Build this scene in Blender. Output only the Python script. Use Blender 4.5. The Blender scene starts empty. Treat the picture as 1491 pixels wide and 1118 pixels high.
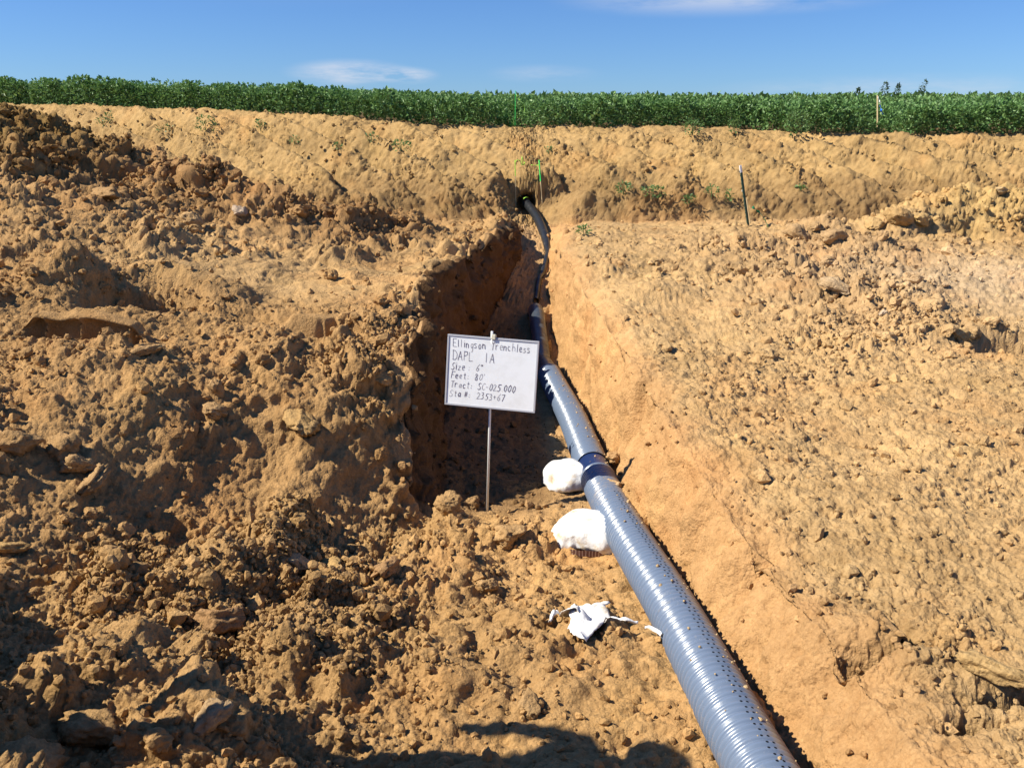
import bpy, bmesh, math, random
import numpy as np
from mathutils import Vector, Matrix
random.seed(7)
RNG = np.random.default_rng(11)
SC = bpy.context.scene
COL = SC.collection

# ------------------------------------------------------------------ camera
cam_data = bpy.data.cameras.new('camera')
cam = bpy.data.objects.new('camera', cam_data)
COL.objects.link(cam)
CAM_Z = 2.85
cam.location = (0, 0, CAM_Z)
cam.rotation_euler = (math.radians(90 - 16.0), 0, 0)
cam_data.sensor_width = 36
cam_data.lens = 31.1
cam_data.clip_start = 0.05
cam_data.clip_end = 3000
SC.camera = cam

# ------------------------------------------------------------------ light
SUN_EL = math.radians(44)
SUN_DIR = Vector((0.99, 0.13, 0)).normalized()          # the way the light travels over the ground
sun_data = bpy.data.lights.new('sun', 'SUN')
sun_data.energy = 5.0
sun_data.angle = math.radians(0.53)
sun_data.color = (1.0, 0.94, 0.80)
sun = bpy.data.objects.new('sun', sun_data)
COL.objects.link(sun)
travel = Vector((SUN_DIR.x * math.cos(SUN_EL), SUN_DIR.y * math.cos(SUN_EL), -math.sin(SUN_EL)))
sun.rotation_euler = travel.to_track_quat('-Z', 'Y').to_euler()
sun.location = (-20, -5, 20)

world = bpy.data.worlds.new('World')
SC.world = world
world.use_nodes = True
wn, wl = world.node_tree.nodes, world.node_tree.links
wn.clear()
w_out = wn.new('ShaderNodeOutputWorld')
w_bg = wn.new('ShaderNodeBackground')
w_bg.inputs['Strength'].default_value = 0.06
sky = wn.new('ShaderNodeTexSky')
sky.sky_type = 'NISHITA'
sky.sun_disc = False
sky.sun_elevation = SUN_EL
sky.sun_rotation = math.atan2(-SUN_DIR.x, -SUN_DIR.y)    # azimuth the sun stands at
sky.air_density = 1.0
sky.dust_density = 0.15
sky.ozone_density = 3.5
sky.altitude = 300
# thin cirrus wisps mixed into the sky by direction
tc = wn.new('ShaderNodeTexCoord')
mp = wn.new('ShaderNodeMapping')
mp.inputs['Scale'].default_value = (5, 5, 26)
mp.inputs['Rotation'].default_value = (0.0, 0.12, 0.0)
nz = wn.new('ShaderNodeTexNoise')
nz.inputs['Scale'].default_value = 1.6
nz.inputs['Detail'].default_value = 7
nz.inputs['Roughness'].default_value = 0.62
wl.new(tc.outputs['Generated'], mp.inputs['Vector'])
wl.new(mp.outputs['Vector'], nz.inputs['Vector'])
def cloud_patch(direction, half_w, half_h, gain):
    """a soft ellipse round one direction of the sky"""
    d = Vector(direction).normalized()
    sub = wn.new('ShaderNodeVectorMath'); sub.operation = 'SUBTRACT'
    sub.inputs[1].default_value = d
    wl.new(tc.outputs['Generated'], sub.inputs[0])
    sc_ = wn.new('ShaderNodeVectorMath'); sc_.operation = 'MULTIPLY'
    sc_.inputs[1].default_value = (1 / half_w, 0.3, 1 / half_h)
    wl.new(sub.outputs[0], sc_.inputs[0])
    ln = wn.new('ShaderNodeVectorMath'); ln.operation = 'LENGTH'
    wl.new(sc_.outputs[0], ln.inputs[0])
    mr = wn.new('ShaderNodeMapRange'); mr.interpolation_type = 'SMOOTHSTEP'
    mr.inputs['From Min'].default_value = 1.0
    mr.inputs['From Max'].default_value = 0.0
    mr.inputs['To Max'].default_value = gain
    wl.new(ln.outputs['Value'], mr.inputs['Value'])
    return mr.outputs[0]
def sky_dir(px, py):
    u, v = (px - 745.5) / 1289, (559 - py) / 1289
    a = math.radians(16)
    return (u, math.cos(a) + v * math.sin(a), -math.sin(a) + v * math.cos(a))
acc = None
for args in ((sky_dir(510, 106), 0.075, 0.016, 1.0), (sky_dir(585, 110), 0.045, 0.011, 1.0), (sky_dir(1060, -5), 0.2, 0.022, 0.6),
             (sky_dir(790, 108), 0.07, 0.012, 0.3), (sky_dir(1300, 128), 0.2, 0.016, 0.35),
             (sky_dir(300, -150), 0.5, 0.1, 0.4), (sky_dir(1500, -260), 0.5, 0.1, 0.4)):
    o = cloud_patch(*args)
    if acc is None:
        acc = o
    else:
        m = wn.new('ShaderNodeMath'); m.operation = 'ADD'; m.use_clamp = True
        wl.new(acc, m.inputs[0]); wl.new(o, m.inputs[1]); acc = m.outputs[0]
nr = wn.new('ShaderNodeMapRange')
nr.inputs['From Min'].default_value = 0.36
nr.inputs['From Max'].default_value = 0.56
wl.new(nz.outputs[0], nr.inputs['Value'])
cm = wn.new('ShaderNodeMath'); cm.operation = 'MULTIPLY'
wl.new(acc, cm.inputs[0]); wl.new(nr.outputs[0], cm.inputs[1])
gain = wn.new('ShaderNodeMix'); gain.data_type = 'RGBA'; gain.blend_type = 'MULTIPLY'
gain.inputs['Factor'].default_value = 1.0
gain.inputs[7].default_value = (0.62, 0.92, 1.42, 1)
wl.new(sky.outputs[0], gain.inputs[6])
mix = wn.new('ShaderNodeMix'); mix.data_type = 'RGBA'
mix.inputs[7].default_value = (8.2, 8.6, 9.6, 1)
wl.new(cm.outputs[0], mix.inputs['Factor'])
wl.new(gain.outputs[2], mix.inputs[6])
wl.new(mix.outputs[2], w_bg.inputs['Color'])
wl.new(w_bg.outputs[0], w_out.inputs['Surface'])

SC.view_settings.view_transform = 'Standard'
SC.view_settings.look = 'None'
SC.view_settings.exposure = 0.58
SC.view_settings.gamma = 1.0
SC.view_settings.use_curve_mapping = False
SC.cycles.max_bounces = 6
SC.cycles.diffuse_bounces = 1

# ------------------------------------------------------------------ noise tools
def hsh(ix, iy, iz, seed):
    h = (ix.astype(np.uint32) * np.uint32(374761393) + iy.astype(np.uint32) * np.uint32(668265263)
         + iz.astype(np.uint32) * np.uint32(2246822519) + np.uint32(seed * 977 + 13))
    h = (h ^ (h >> np.uint32(13))) * np.uint32(1274126177)
    h = (h ^ (h >> np.uint32(15))) * np.uint32(2654435761)
    h ^= h >> np.uint32(16)
    return h
def rnd(h):
    return (h & np.uint32(0xffffff)).astype(np.float32) / np.float32(16777216)
ROT = np.array([[0.36, 0.48, -0.8], [-0.8, 0.60, 0.0], [0.48, 0.64, 0.60]], dtype=np.float32)
def vnoise(p, seed=0):
    p = p @ ROT + np.float32(57.3 + seed * 3.1)
    i = np.floor(p); f = (p - i).astype(np.float32); i = i.astype(np.int64)
    f = f * f * f * (f * (f * 6 - 15) + 10)
    r = 0
    for a in (0, 1):
        wa = f[:, 0] if a else 1 - f[:, 0]
        for b in (0, 1):
            wb = wa * (f[:, 1] if b else 1 - f[:, 1])
            for c in (0, 1):
                r = r + wb * (f[:, 2] if c else 1 - f[:, 2]) * rnd(hsh(i[:, 0] + a, i[:, 1] + b, i[:, 2] + c, seed))
    return r * 2 - 1
def fbm(p, freq, octs, seed=0, gain=0.5, ridged=False):
    r = 0; a = 1.0
    for o in range(octs):
        n = vnoise(p * np.float32(freq), seed + o * 7)
        if ridged: n = 1 - 2 * np.abs(n)
        r = r + a * n; a *= gain; freq *= 2.07
        p = p[:, [1, 2, 0]]
    return r
def clods2(u, v, size, density, seed, k=1.0, wob=0.0):
    """a layer of half-buried lumps: height of the highest lump over each point"""
    cu, cv = np.floor(u / size).astype(np.int64), np.floor(v / size).astype(np.int64)
    best = np.zeros(len(u), np.float32)
    z = np.full(len(u), 5, np.int64)
    for a in (-1, 0, 1):
        for b in (-1, 0, 1):
            ix, iy = cu + a, cv + b
            h1 = hsh(ix, iy, z, seed); h2 = hsh(ix, iy, z + 1, seed)
            jx, jy = rnd(h1), rnd(h1 >> np.uint32(8))
            r = size * (0.2 + 0.42 * rnd(h2) ** 1.5)
            keep = rnd(h2 >> np.uint32(7))
            ang = rnd(h1 >> np.uint32(5)) * 6.283
            st = 0.75 + 0.5 * rnd(h2 >> np.uint32(4))
            dx, dy = u - (ix + jx) * size, v - (iy + jy) * size
            ca, sa = np.cos(ang), np.sin(ang)
            ex, ey = (dx * ca + dy * sa) * st, (-dx * sa + dy * ca) / st
            # rounded box distance gives angular lumps
            d = np.maximum(np.abs(ex), np.abs(ey)) * 0.55 + np.sqrt(ex * ex + ey * ey) * 0.5
            q = np.clip(1 - d * (1 + wob) / r, 0, 1)
            t1 = rnd(h1 >> np.uint32(3)) * 0.8 - 0.4
            t2 = rnd(h2 >> np.uint32(2)) * 0.8 - 0.4
            tilt = 1 + t1 * (ex / r) + t2 * (ey / r)
            hh = np.where(keep < density, r * (1 - (1 - q) ** 2.6) * 0.8 * tilt, 0)
            best = np.maximum(best, hh)
    return best * k
def sstep(a, b, x):
    t = np.clip((x - a) / (b - a), 0, 1)
    return t * t * (3 - 2 * t)
def tab(pairs):
    xs, ys = np.array([p[0] for p in pairs], float), np.array([p[1] for p in pairs], float)
    return lambda x: np.interp(x, xs, ys)

# ------------------------------------------------------------------ ground layout, metres
L_RIM_BASE = tab([(-6, -0.5), (2, -0.52), (5, -0.6), (6.24, -0.68), (6.73, -0.74), (8.8, -0.92), (10.1, -0.84), (12.5, -0.46), (14.3, -0.06), (15.2, 0.04), (16.25, -0.06), (16.6, -0.5), (17.0, -0.42), (17.35, -0.15), (20, 0.0), (400, 0.0)])
def L_RIM(y):
    y = np.asarray(y, float)
    k = np.clip((y - 6.3) / 0.6, 0, 1) * np.clip((15.5 - y) / 0.8, 0, 1)
    return L_RIM_BASE(y) + k * (0.045 * np.sin(4.3 * y + 1.2) + 0.032 * np.sin(9.7 * y + 0.4) + 0.022 * np.sin(21.0 * y) + 0.012 * np.sin(43 * y + 2))
L_BASE = tab([(-6, -0.25), (2, -0.28), (5, -0.36), (6.24, -0.48), (6.73, -0.56), (8.8, -0.74), (10.1, -0.68), (12.5, -0.32), (14.3, 0.05), (15.2, 0.13), (16.4, 0.15), (17.3, 0.17), (20, 0.2), (400, 0.2)])
R_BASE = tab([(-6, 1.5), (2, 1.36), (3.1, 1.27), (4.36, 1.11), (5.6, 0.98), (6.75, 0.90), (8.5, 0.80), (10.2, 0.68), (11.8, 0.60), (12.65, 0.56), (13.9, 0.60), (15.5, 0.66), (16.4, 0.62), (17.3, 0.5), (20, 0.5), (400, 0.5)])
R_RIM = tab([(-6, 1.9), (2, 1.62), (3.1, 1.50), (4.36, 1.33), (5.6, 1.18), (6.75, 1.08), (8.5, 0.97), (10.2, 0.84), (11.8, 0.76), (12.65, 0.72), (13.9, 0.76), (15.5, 0.92), (16.4, 1.25), (17.3, 1.65), (18, 1.3), (20, 0.9), (400, 0.9)])
FLOOR = tab([(-6, 1.2), (1.0, 1.2), (1.7, 1.0), (2.5, 0.42), (3.0, 0.2), (4.4, 0.12), (5.6, 0.05), (6.75, 0.0), (8.5, -0.1), (10, -0.15), (11, -0.1), (12.6, 0.22), (14.3, 0.72), (15.5, 0.97), (16.4, 1.15), (17.2, 1.3), (400, 1.3)])
TOE = tab([(-5, 3.4), (-4, 3.6), (-2.7, 4.1), (-2.26, 4.8), (-1.56, 5.3), (-0.63, 6.2), (0, 6.3)])
FACE = tab([(-5, 2.6), (-3.4, 2.7), (-1.6, 1.9), (-0.75, 0.9), (0, 0.8)])
PLAT_R = tab([(-6, 1.2), (0.3, 1.2), (1.2, 0.9), (2.2, 0.68), (4, 0.66), (5, 0.74), (8, 0.95), (10.2, 1.1), (12, 1.2), (14, 1.25)])
Z_TOP = tab([(-40, 3.75), (-20, 3.6), (-11, 3.43), (-5.8, 3.24), (-4, 3.13), (-2.1, 2.96), (0, 2.87), (3, 2.90), (5.2, 2.84), (5.8, 2.80), (8, 2.73), (11, 2.77), (40, 2.9)])

def OFF(x): return np.interp(x, [-40, -17, -9, -3.5, 0], [9, 5.5, 2.2, 0.3, 0])
BUMPS = [  # x, y, radius x, radius y, height : mounds and hollows of the spoil
    (0.86, 6.15, 0.16, 0.42, 0.24), (0.9, 5.75, 0.12, 0.25, 0.12),
    (-3.5, 3.1, 0.70, 0.72, 1.35), (-2.2, 2.8, 0.3, 0.28, 0.55),  # second hump: out of view, added under the worker to lengthen the shadow
    (-3.30, 7.85, 0.40, 0.36, -0.62), (-2.75, 8.35, 0.35, 0.35, 0.15), (-3.95, 7.9, 0.30, 0.4, 0.42), (-3.3, 8.5, 0.4, 0.2, 0.2), (-3.2, 7.2, 0.35, 0.2, 0.12),
    (-2.3, 7.75, 0.30, 0.16, -0.34), (-2.6, 7.3, 0.4, 0.2, 0.13), (-1.2, 7.35, 0.25, 0.2, 0.07),
    (-3.9, 5.6, 0.35, 0.3, 0.22), (-3.5, 5.2, 0.3, 0.25, 0.2), (-3.2, 4.6, 0.5, 0.4, 0.15),
    (-2.1, 5.9, 0.5, 0.5, -0.10), (-1.2, 5.0, 0.3, 0.25, 0.12), (-1.9, 4.4, 0.35, 0.3, 0.16), (-0.6, 4.9, 0.3, 0.25, 0.09),
    (-0.45, 5.9, 0.16, 0.22, 0.16), (-0.1, 5.75, 0.16, 0.14, 0.10), (-1.0, 3.9, 0.28, 0.25, 0.12), (-0.45, 3.9, 0.22, 0.2, 0.07),
    (-1.9, 3.5, 0.3, 0.3, 0.25), (-1.55, 3.9, 0.2, 0.18, -0.12), (-0.15, 3.75, 0.16, 0.12, 0.08), (-1.3, 3.1, 0.35, 0.25, 0.22),
    (4.82, 8.15, 0.38, 0.24, -0.85), (4.8, 8.45, 0.4, 0.16, 0.1),
    (1.66, 3.43, 0.15, 0.05, -0.30), (1.79, 3.52, 0.05, 0.12, -0.26), (1.95, 3.36, 0.10, 0.045, -0.24), (2.06, 3.07, 0.19, 0.055, -0.34), (1.78, 2.93, 0.11, 0.035, -0.22), (1.70, 3.32, 0.22, 0.05, 0.07), (2.0, 3.0, 0.25, 0.03, 0.04),
    (1.75, 3.6, 0.5, 0.12, 0.05), (2.0, 3.2, 0.3, 0.08, 0.05), (2.6, 4.2, 0.6, 0.5, 0.05), (2.1, 5.6, 0.5, 0.6, -0.04),
    (4.2, 11.6, 0.35, 0.3, 0.12), (5.0, 12.4, 0.4, 0.35, 0.2), (4.6, 13.5, 0.35, 0.3, 0.32), (5.15, 13.4, 0.25, 0.3, -0.12), (3.4, 12.9, 0.5, 0.3, 0.12),
    (5.9, 13.9, 0.7, 0.5, 0.3), (6.6, 14.6, 0.8, 0.6, 0.32), (7.6, 14.6, 0.9, 0.7, 0.55), (8.9, 14.3, 1.0, 0.8, 0.5), (6.95, 13.7, 0.28, 0.28, -0.3), (6.35, 13.6, 0.16, 0.2, -0.22), (5.35, 13.1, 0.18, 0.3, -0.3), (8.2, 13.7, 0.3, 0.2, -0.2), (4.9, 13.15, 0.3, 0.25, 0.22),
    (3.2, 9.0, 0.4, 0.3, 0.08), (3.6, 9.9, 0.5, 0.4, 0.1), (4.4, 9.2, 0.4, 0.4, 0.1),
    (1.55, 9.8, 0.4, 0.3, 0.1), (1.1, 11.3, 0.3, 0.4, 0.08),
    (-1.9, 10.5, 0.7, 0.5, -0.06),
]
CRACKS = [  # on the right-hand trench wall
    (1.12, 5.0, 0.03, 0.09), (1.3, 4.35, 0.04, 0.07), (1.0, 6.9, 0.03, 0.08)]

def ground_height(X, Y):
    """the broad form of the place, before lumps; X, Y flat arrays"""
    P = np.stack([X, Y, np.zeros_like(X)], 1).astype(np.float32)
    n_lo = fbm(P, 0.55, 3, 3)
    n_md = fbm(P, 1.7, 3, 31)
    floor = FLOOR(Y)
    lr, lb, rb, rr = L_RIM(Y), L_BASE(Y), R_BASE(Y), R_RIM(Y)
    # left land: pit floor, scraped face, plateau with the hill behind it
    xl = np.minimum(X, lr)
    pit = floor + 0.17 * np.clip(-xl - 0.5, 0, 6) + 0.05 * n_md
    t = np.clip((Y - TOE(xl) - 0.10 * n_md) / FACE(xl), 0, 1)
    t = t + 0.08 * np.sin(t * 2 * np.pi) * -1
    plat = 1.25 + 0.25 * np.clip(-xl - 2.4, 0, 5.5) * sstep(5.0, 9.5, Y) * (1 - 0.55 * sstep(10.5, 16, Y)) + 0.06 * n_lo
    face_curve = np.clip(t, 0, 1)
    left = pit * (1 - face_curve) + plat * face_curve
    near = 1 - sstep(1.2, 2.7, Y + 0.3 * (X + 1))
    left = left * (1 - near) + 1.2 * near
    crest = np.interp(X, [-12, -9, -7, -5.83, -4.4, -3.4, -2.45, -1.2, -0.5], [1.3, 1.0, 1.0, 1.02, 0.98, 0.68, 0.42, 0.12, 0])
    yc = np.interp(X, [-9, -5.8, -3, -1], [13.4, 13.0, 13.0, 13.4])
    ridge = 1.25 + crest * np.exp(-((Y - yc) / (0.95 + 0.3 * n_lo)) ** 2) * (1 + 0.18 * n_md)
    left = np.where((X < -0.4) & (Y > 9.5), np.maximum(left, ridge), left)
    pd = np.sqrt(((X + 8.1) / 1.25) ** 2 + ((Y - 13.4) / 1.1) ** 2)
    pile = 3.5 - 0.62 * pd + 0.16 * n_md
    left = np.maximum(left, np.where(pile > 1.3, pile, 0))
    # right land
    right = PLAT_R(Y) + 0.05 * n_lo + 0.02 * n_md
    right = right - 0.05 * np.exp(-((X - rr) / 0.12) ** 2)
    # trench section
    a = np.clip((X - lr) / np.maximum(lb - lr, 0.01), 0, 1)
    b = np.clip((X - rb) / np.maximum(rr - rb, 0.01), 0, 1)
    fl = floor + 0.02 * n_md + 0.05 * np.exp(-((X - lb) / 0.15) ** 2)
    Z = np.where(X < lb, left * (1 - a) + fl * a, fl)
    b2 = b ** 0.85
    Z = np.where(X > rb, fl * (1 - b2) + right * b2, Z)
    # bank
    yb = Y + 0.07 * n_md
    foot = 16.35
    q = (yb - foot)
    bank = np.where(q < 0.35, 1.2 + q * 1.4, 0)
    ztop = Z_TOP(X)
    off = OFF(X)
    tt = np.clip((q - 0.35) / (2.95 + off), 0, 1)
    up = 1.69 + (ztop - 1.69) * (tt ** 0.95)
    bank = np.where(q >= 0.35, up, bank)
    ph = (X + 1.0 * (yb - 16) + 0.28 * n_lo + 0.05 * n_md) / 1.12
    fr = ph - np.floor(ph)
    saw = np.where(fr < 0.80, fr / 0.80, (1 - fr) / 0.20) - 0.5
    bank = bank + 0.62 * saw * sstep(0.15, 0.8, q) * (1 - sstep(2.3, 3.1, q - off)) * np.clip(0.85 + 0.5 * n_lo, 0.4, 1.2)
    bank_w = sstep(-0.12, 0.02, q)
    notch = (X > lr) & (X < rr) & (Y < 17.35)
    Zb = np.maximum(Z, bank)
    zn = np.where(X > rb, fl * (1 - b) + bank * b, np.where(X < lb, bank * (1 - a) + 1.2 * a, np.minimum(fl, 1.3)))
    back = sstep(17.15, 17.45, Y)
    zn = zn * (1 - back) + bank * back
    inn = (X > lr) & (X < rr)
    Z = np.where(q > 0, np.where(inn & (Y > 16.3), zn, Zb), Z)
    # field
    fy = np.clip(Y - 19.75 - off, 0, 26)
    field = ztop * np.exp(-fy / 14) + 2.86 * (1 - np.exp(-fy / 14)) + 0.038 * fy - 0.0015 * np.clip(Y - 60, 0, 900)
    Z = np.where(Y > 19.6 + off, field + 0.0 * X, Z)
    for (bx, by, sx, sy, h) in BUMPS:
        Z = Z + h * np.exp(-((X - bx) / sx) ** 2 - ((Y - by) / sy) ** 2)
    return Z

# ------------------------------------------------------------------ ground mesh: rows follow depth, columns follow the trench
def row_positions():
    ys = [-60, -40, -25, -15, -9, -5, -3, -1.5, -0.5, 0.3, 0.8, 1.2, 1.5]
    y = 1.7
    while y < 25.6:
        ys.append(y)
        if y < 2.4: d = 0.02
        elif y < 16.2: d = min(max(y * y / 2100, 0.0068), 0.042)
        elif y < 20.0: d = 0.024
        else: d = 0.06
        if 6.1 < y < 7.6: d = min(d, 0.013)
        y += d
    y = 26.0
    while y < 900:
        ys.append(y); y *= 1.035
    return np.array(ys)
ROWS = row_positions()
def col_split():
    nL, nW1, nF, nW2, nR = 385, 36, 92, 40, 370
    return nL, nW1, nF, nW2, nR
def build_ground_points():
    nL, nW1, nF, nW2, nR = col_split()
    Y = ROWS[:, None]
    half = 0.60 * (np.clip(ROWS, 1.5, None) * 0.961 + 0.62) + 0.6
    half = half[:, None]
    lr, lb, rb, rr = (f(ROWS)[:, None] for f in (L_RIM, L_BASE, R_BASE, R_RIM))
    outer = np.array([1, 0.55, 0.3, 0.17, 0.1, 0.065, 0.045, 0.032, 0.023, 0.0165, 0.0115, 0.0078, 0.005, 0.003, 0.0014])[None, :]
    far = 60 + np.clip(ROWS, 0, None)[:, None] * 1.2
    Lout = -half - far * outer
    tL = np.linspace(0, 1, nL, endpoint=False)[None, :]
    # keep columns evenly spaced out to the frustum edge
    Lz = -half + (lr + half) * tL
    tw = np.linspace(0, 1, nW1, endpoint=False)[None, :]
    W1 = lr + (lb - lr) * tw
    tf = np.linspace(0, 1, nF, endpoint=False)[None, :]
    Fz = lb + (rb - lb) * tf
    t2 = np.linspace(0, 1, nW2, endpoint=False)[None, :]
    W2 = rb + (rr - rb) * t2
    tR = np.linspace(0, 1, nR)[None, :]
    Rz = rr + (half - rr) * tR
    Rout = half + far * outer[:, ::-1]
    X = np.concatenate([Lout, Lz, W1, Fz, W2, Rz, Rout], 1)
    return X, np.broadcast_to(Y, X.shape).copy()
GX, GY = build_ground_points()
NR, NC = GX.shape
gx, gy = GX.ravel(), GY.ravel()
gz = ground_height(gx, gy)
GZ = gz.reshape(NR, NC)
def grid_normals(X, Y, Z):
    P = np.stack([X, Y, Z], 2)
    du = np.empty_like(P); dv = np.empty_like(P)
    du[:, 1:-1] = P[:, 2:] - P[:, :-2]; du[:, 0] = P[:, 1] - P[:, 0]; du[:, -1] = P[:, -1] - P[:, -2]
    dv[1:-1] = P[2:] - P[:-2]; dv[0] = P[1] - P[0]; dv[-1] = P[-1] - P[-2]
    n = np.cross(du, dv)
    return n / np.maximum(np.linalg.norm(n, axis=2, keepdims=True), 1e-9)
N0 = grid_normals(GX, GY, GZ)
PT = np.stack([gx, gy, gz], 1).astype(np.float32)
NN = N0.reshape(-1, 3)

# zone masks, used by lumps, scatter and soil colour
LR, LB, RB, RR = L_RIM(gy), L_BASE(gy), R_BASE(gy), R_RIM(gy)
steep = 1 - sstep(0.35, 0.75, NN[:, 2])
m_left = sstep(0.0, 0.25, LR - gx) * (1 - sstep(15.9, 16.4, gy))
m_right = sstep(-0.1, 0.35, gx - RR) * (1 - sstep(16.0, 16.5, gy))
m_floor = ((gx > LB) & (gx < RB)).astype(np.float32) * (1 - sstep(16, 16.5, gy))
m_pit = (1 - sstep(-0.2, 0.3, gy - TOE(gx))) * (gx < RB)
m_rwall = (sstep(-0.12, 0.02, gx - RB) * (1 - sstep(-0.05, 0.30, gx - RR + 0.12 * vnoise(PT * 3, 411))) * (gy < 17.4)).astype(np.float32)
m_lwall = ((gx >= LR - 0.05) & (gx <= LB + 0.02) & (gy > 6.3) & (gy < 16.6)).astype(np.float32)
goff = OFF(gx)
m_bank = sstep(16.25, 16.6, gy) * (1 - sstep(19.7, 19.9, gy - goff))
m_field = sstep(19.7, 20.0, gy - goff)
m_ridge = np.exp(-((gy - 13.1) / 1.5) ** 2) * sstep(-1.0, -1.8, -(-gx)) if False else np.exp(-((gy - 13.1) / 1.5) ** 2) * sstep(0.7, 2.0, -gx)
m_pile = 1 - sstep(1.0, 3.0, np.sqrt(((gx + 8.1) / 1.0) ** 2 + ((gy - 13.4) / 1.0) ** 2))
m_rubble = np.exp(-(((gx - 4.4) / 1.7) ** 2 + ((gy - 12.6) / 1.7) ** 2)) + np.exp(-(((gx - 3.6) / 1.0) ** 2 + ((gy - 9.4) / 1.6) ** 2)) * 0.8
m_mound = np.exp(-(((gx - 7.8) / 2.2) ** 2 + ((gy - 14.3) / 0.9) ** 2))
m_white = np.exp(-(((gx - 5.6) / 1.7) ** 2 + ((gy - 10.6) / 1.4) ** 2))
edge = np.exp(-((gx - LR + 0.08) / 0.22) ** 2) * (gy > 6) * (gy < 15.5)

big = fbm(PT, 1.1, 2, 77)
patch = sstep(-0.35, 0.55, fbm(PT, 0.9, 3, 91))
scrape = np.clip(1.5 * np.exp(-(((gx + 1.75 + 0.3 * big) / 0.55) ** 2 + ((gy - 6.0) / 0.62) ** 2)) + 1.4 * np.exp(-(((gx + 2.7) / 0.6) ** 2 + ((gy - 5.3 + 0.2 * big) / 0.4) ** 2)) + 1.2 * np.exp(-(((gx + 3.6) / 0.6) ** 2 + ((gy - 7.4) / 0.4) ** 2)), 0, 1)
rough = (0.25 + 0.95 * m_left * (0.35 + 0.65 * patch) * (1 - 0.82 * scrape) + 0.45 * m_pit * (0.3 + patch) + 0.30 * m_right * patch ** 2
         + 1.3 * m_rubble + 0.9 * m_mound + 0.9 * m_ridge + 1.3 * m_pile + 0.26 * m_bank)
rough = rough * (1 - m_rwall) + 0.24 * m_rwall
rough = np.where((m_floor > 0) & (gy > 5.9), 0.35, rough)
rough = rough * (1 - m_field)
bench = sstep(8.0, 9.0, gy) * (1 - sstep(11.6, 12.6, gy)) * sstep(-4.8, -3.4, gx) * (gx < LR)
rough = rough * (1 - 0.6 * bench * (0.4 + 0.6 * (1 - patch)))
rough = np.clip(rough, 0.05, 1.9).astype(np.float32)

# tooth marks left by the bucket: two smooth grooved panels on the left cut
def panel(cx, cy, rx, ry):
    u, v = (gx - cx) / rx, (gy - cy) / ry
    return (1 - sstep(0.75, 1.05, np.abs(u))) * (1 - sstep(0.75, 1.05, np.abs(v))), u, v
pan1, u1, v1 = panel(-1.60, 7.40, 0.36, 0.22)
pan2, u2, v2 = panel(-3.35, 6.75, 0.48, 0.20)
pans = np.clip(pan1 + pan2, 0, 1)
calm = 1 - 0.9 * pans

lump = fbm(PT, 2.3, 3, 5, 0.55)
disp = (0.060 * big + 0.045 * lump + 0.05 * sstep(0.1, 0.9, lump) * (m_left + m_pit)) * (0.35 + 0.65 * rough) * (1 - 0.8 * m_bank) * (1 - 0.35 * m_right)
warp = np.stack([vnoise(PT * 6, 201), vnoise(PT * 6, 202)], 1) * 0.03
cu = gx + 0.75 * gz + warp[:, 0]
cv = gy + 0.35 * gz + warp[:, 1]
wob = 0.34 * fbm(PT, 14, 3, 207, 0.6)
wob2 = 0.30 * fbm(PT, 45, 2, 209, 0.6)
c_a = clods2(cu, cv, 0.42, 0.45, 1, 1, wob)
c_b = clods2(cu + 3, cv, 0.19, 0.5, 2, 1, wob)
c_c = clods2(cu, cv + 5, 0.095, 0.55, 3, 1, wob2)
c_d = clods2(cu + 7, cv, 0.048, 0.6, 4, 1, wob2)
r_hi = sstep(0.45, 1.2, rough)
disp = disp + calm * (0.75 * c_a * r_hi * patch * (1 - m_bank) + 0.85 * c_b * sstep(0.3, 1.0, rough) + 0.62 * c_c * sstep(0.2, 0.8, rough) + 0.65 * c_d * np.clip(rough + 0.15, 0, 1))
mid = fbm(PT, 7, 3, 15, 0.55)
disp = disp + calm * 0.020 * mid * (0.4 + 0.8 * rough)
disp = disp + calm * 0.0065 * fbm(PT, 42, 2, 25, 0.6) * (0.5 + rough)
crisp = fbm(PT, 15, 4, 27, 0.7, True)
disp = disp + calm * 0.013 * crisp * (0.3 + 0.8 * rough)
disp = disp + m_right * (0.5 * c_d * sstep(-0.4, 0.4, fbm(PT, 2.7, 3, 29)) + 0.5 * c_c * patch * sstep(0, 0.5, fbm(PT, 1.9, 3, 30)) + 0.001 * crisp)
rg = fbm(PT, 5, 3, 45, 0.5, True)
disp = disp - 0.030 * sstep(0.75, 1.3, rg) * (0.4 + 0.15 * m_right + 0.4 * m_pit) * calm * (1 - m_field)
# scraped walls: long vertical drag marks
SP = np.stack([gy * 6, gz * 0.9 + 3, gx * 0.0], 1).astype(np.float32)
drag = vnoise(SP, 61) + 0.5 * vnoise(SP * 2.7, 62)
disp = disp + 0.018 * drag * np.clip(m_lwall + m_rwall, 0, 1)
disp = disp + 0.05 * fbm(PT, 2.2, 2, 99) * m_rwall
for (cx, cy, sx, sy) in CRACKS:
    disp = disp - 0.09 * np.exp(-((gx - cx) / 0.16) ** 2 - ((gy - cy - 0.3 * (gx - cx)) / sy) ** 2)
# left rim crumbles in bites
bite = sstep(0.05, 0.6, fbm(PT, 2.6, 3, 131)) * edge
disp = disp - 0.13 * bite + 0.10 * edge * sstep(-0.1, 0.7, fbm(PT, 5, 3, 133, 0.6))
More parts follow.
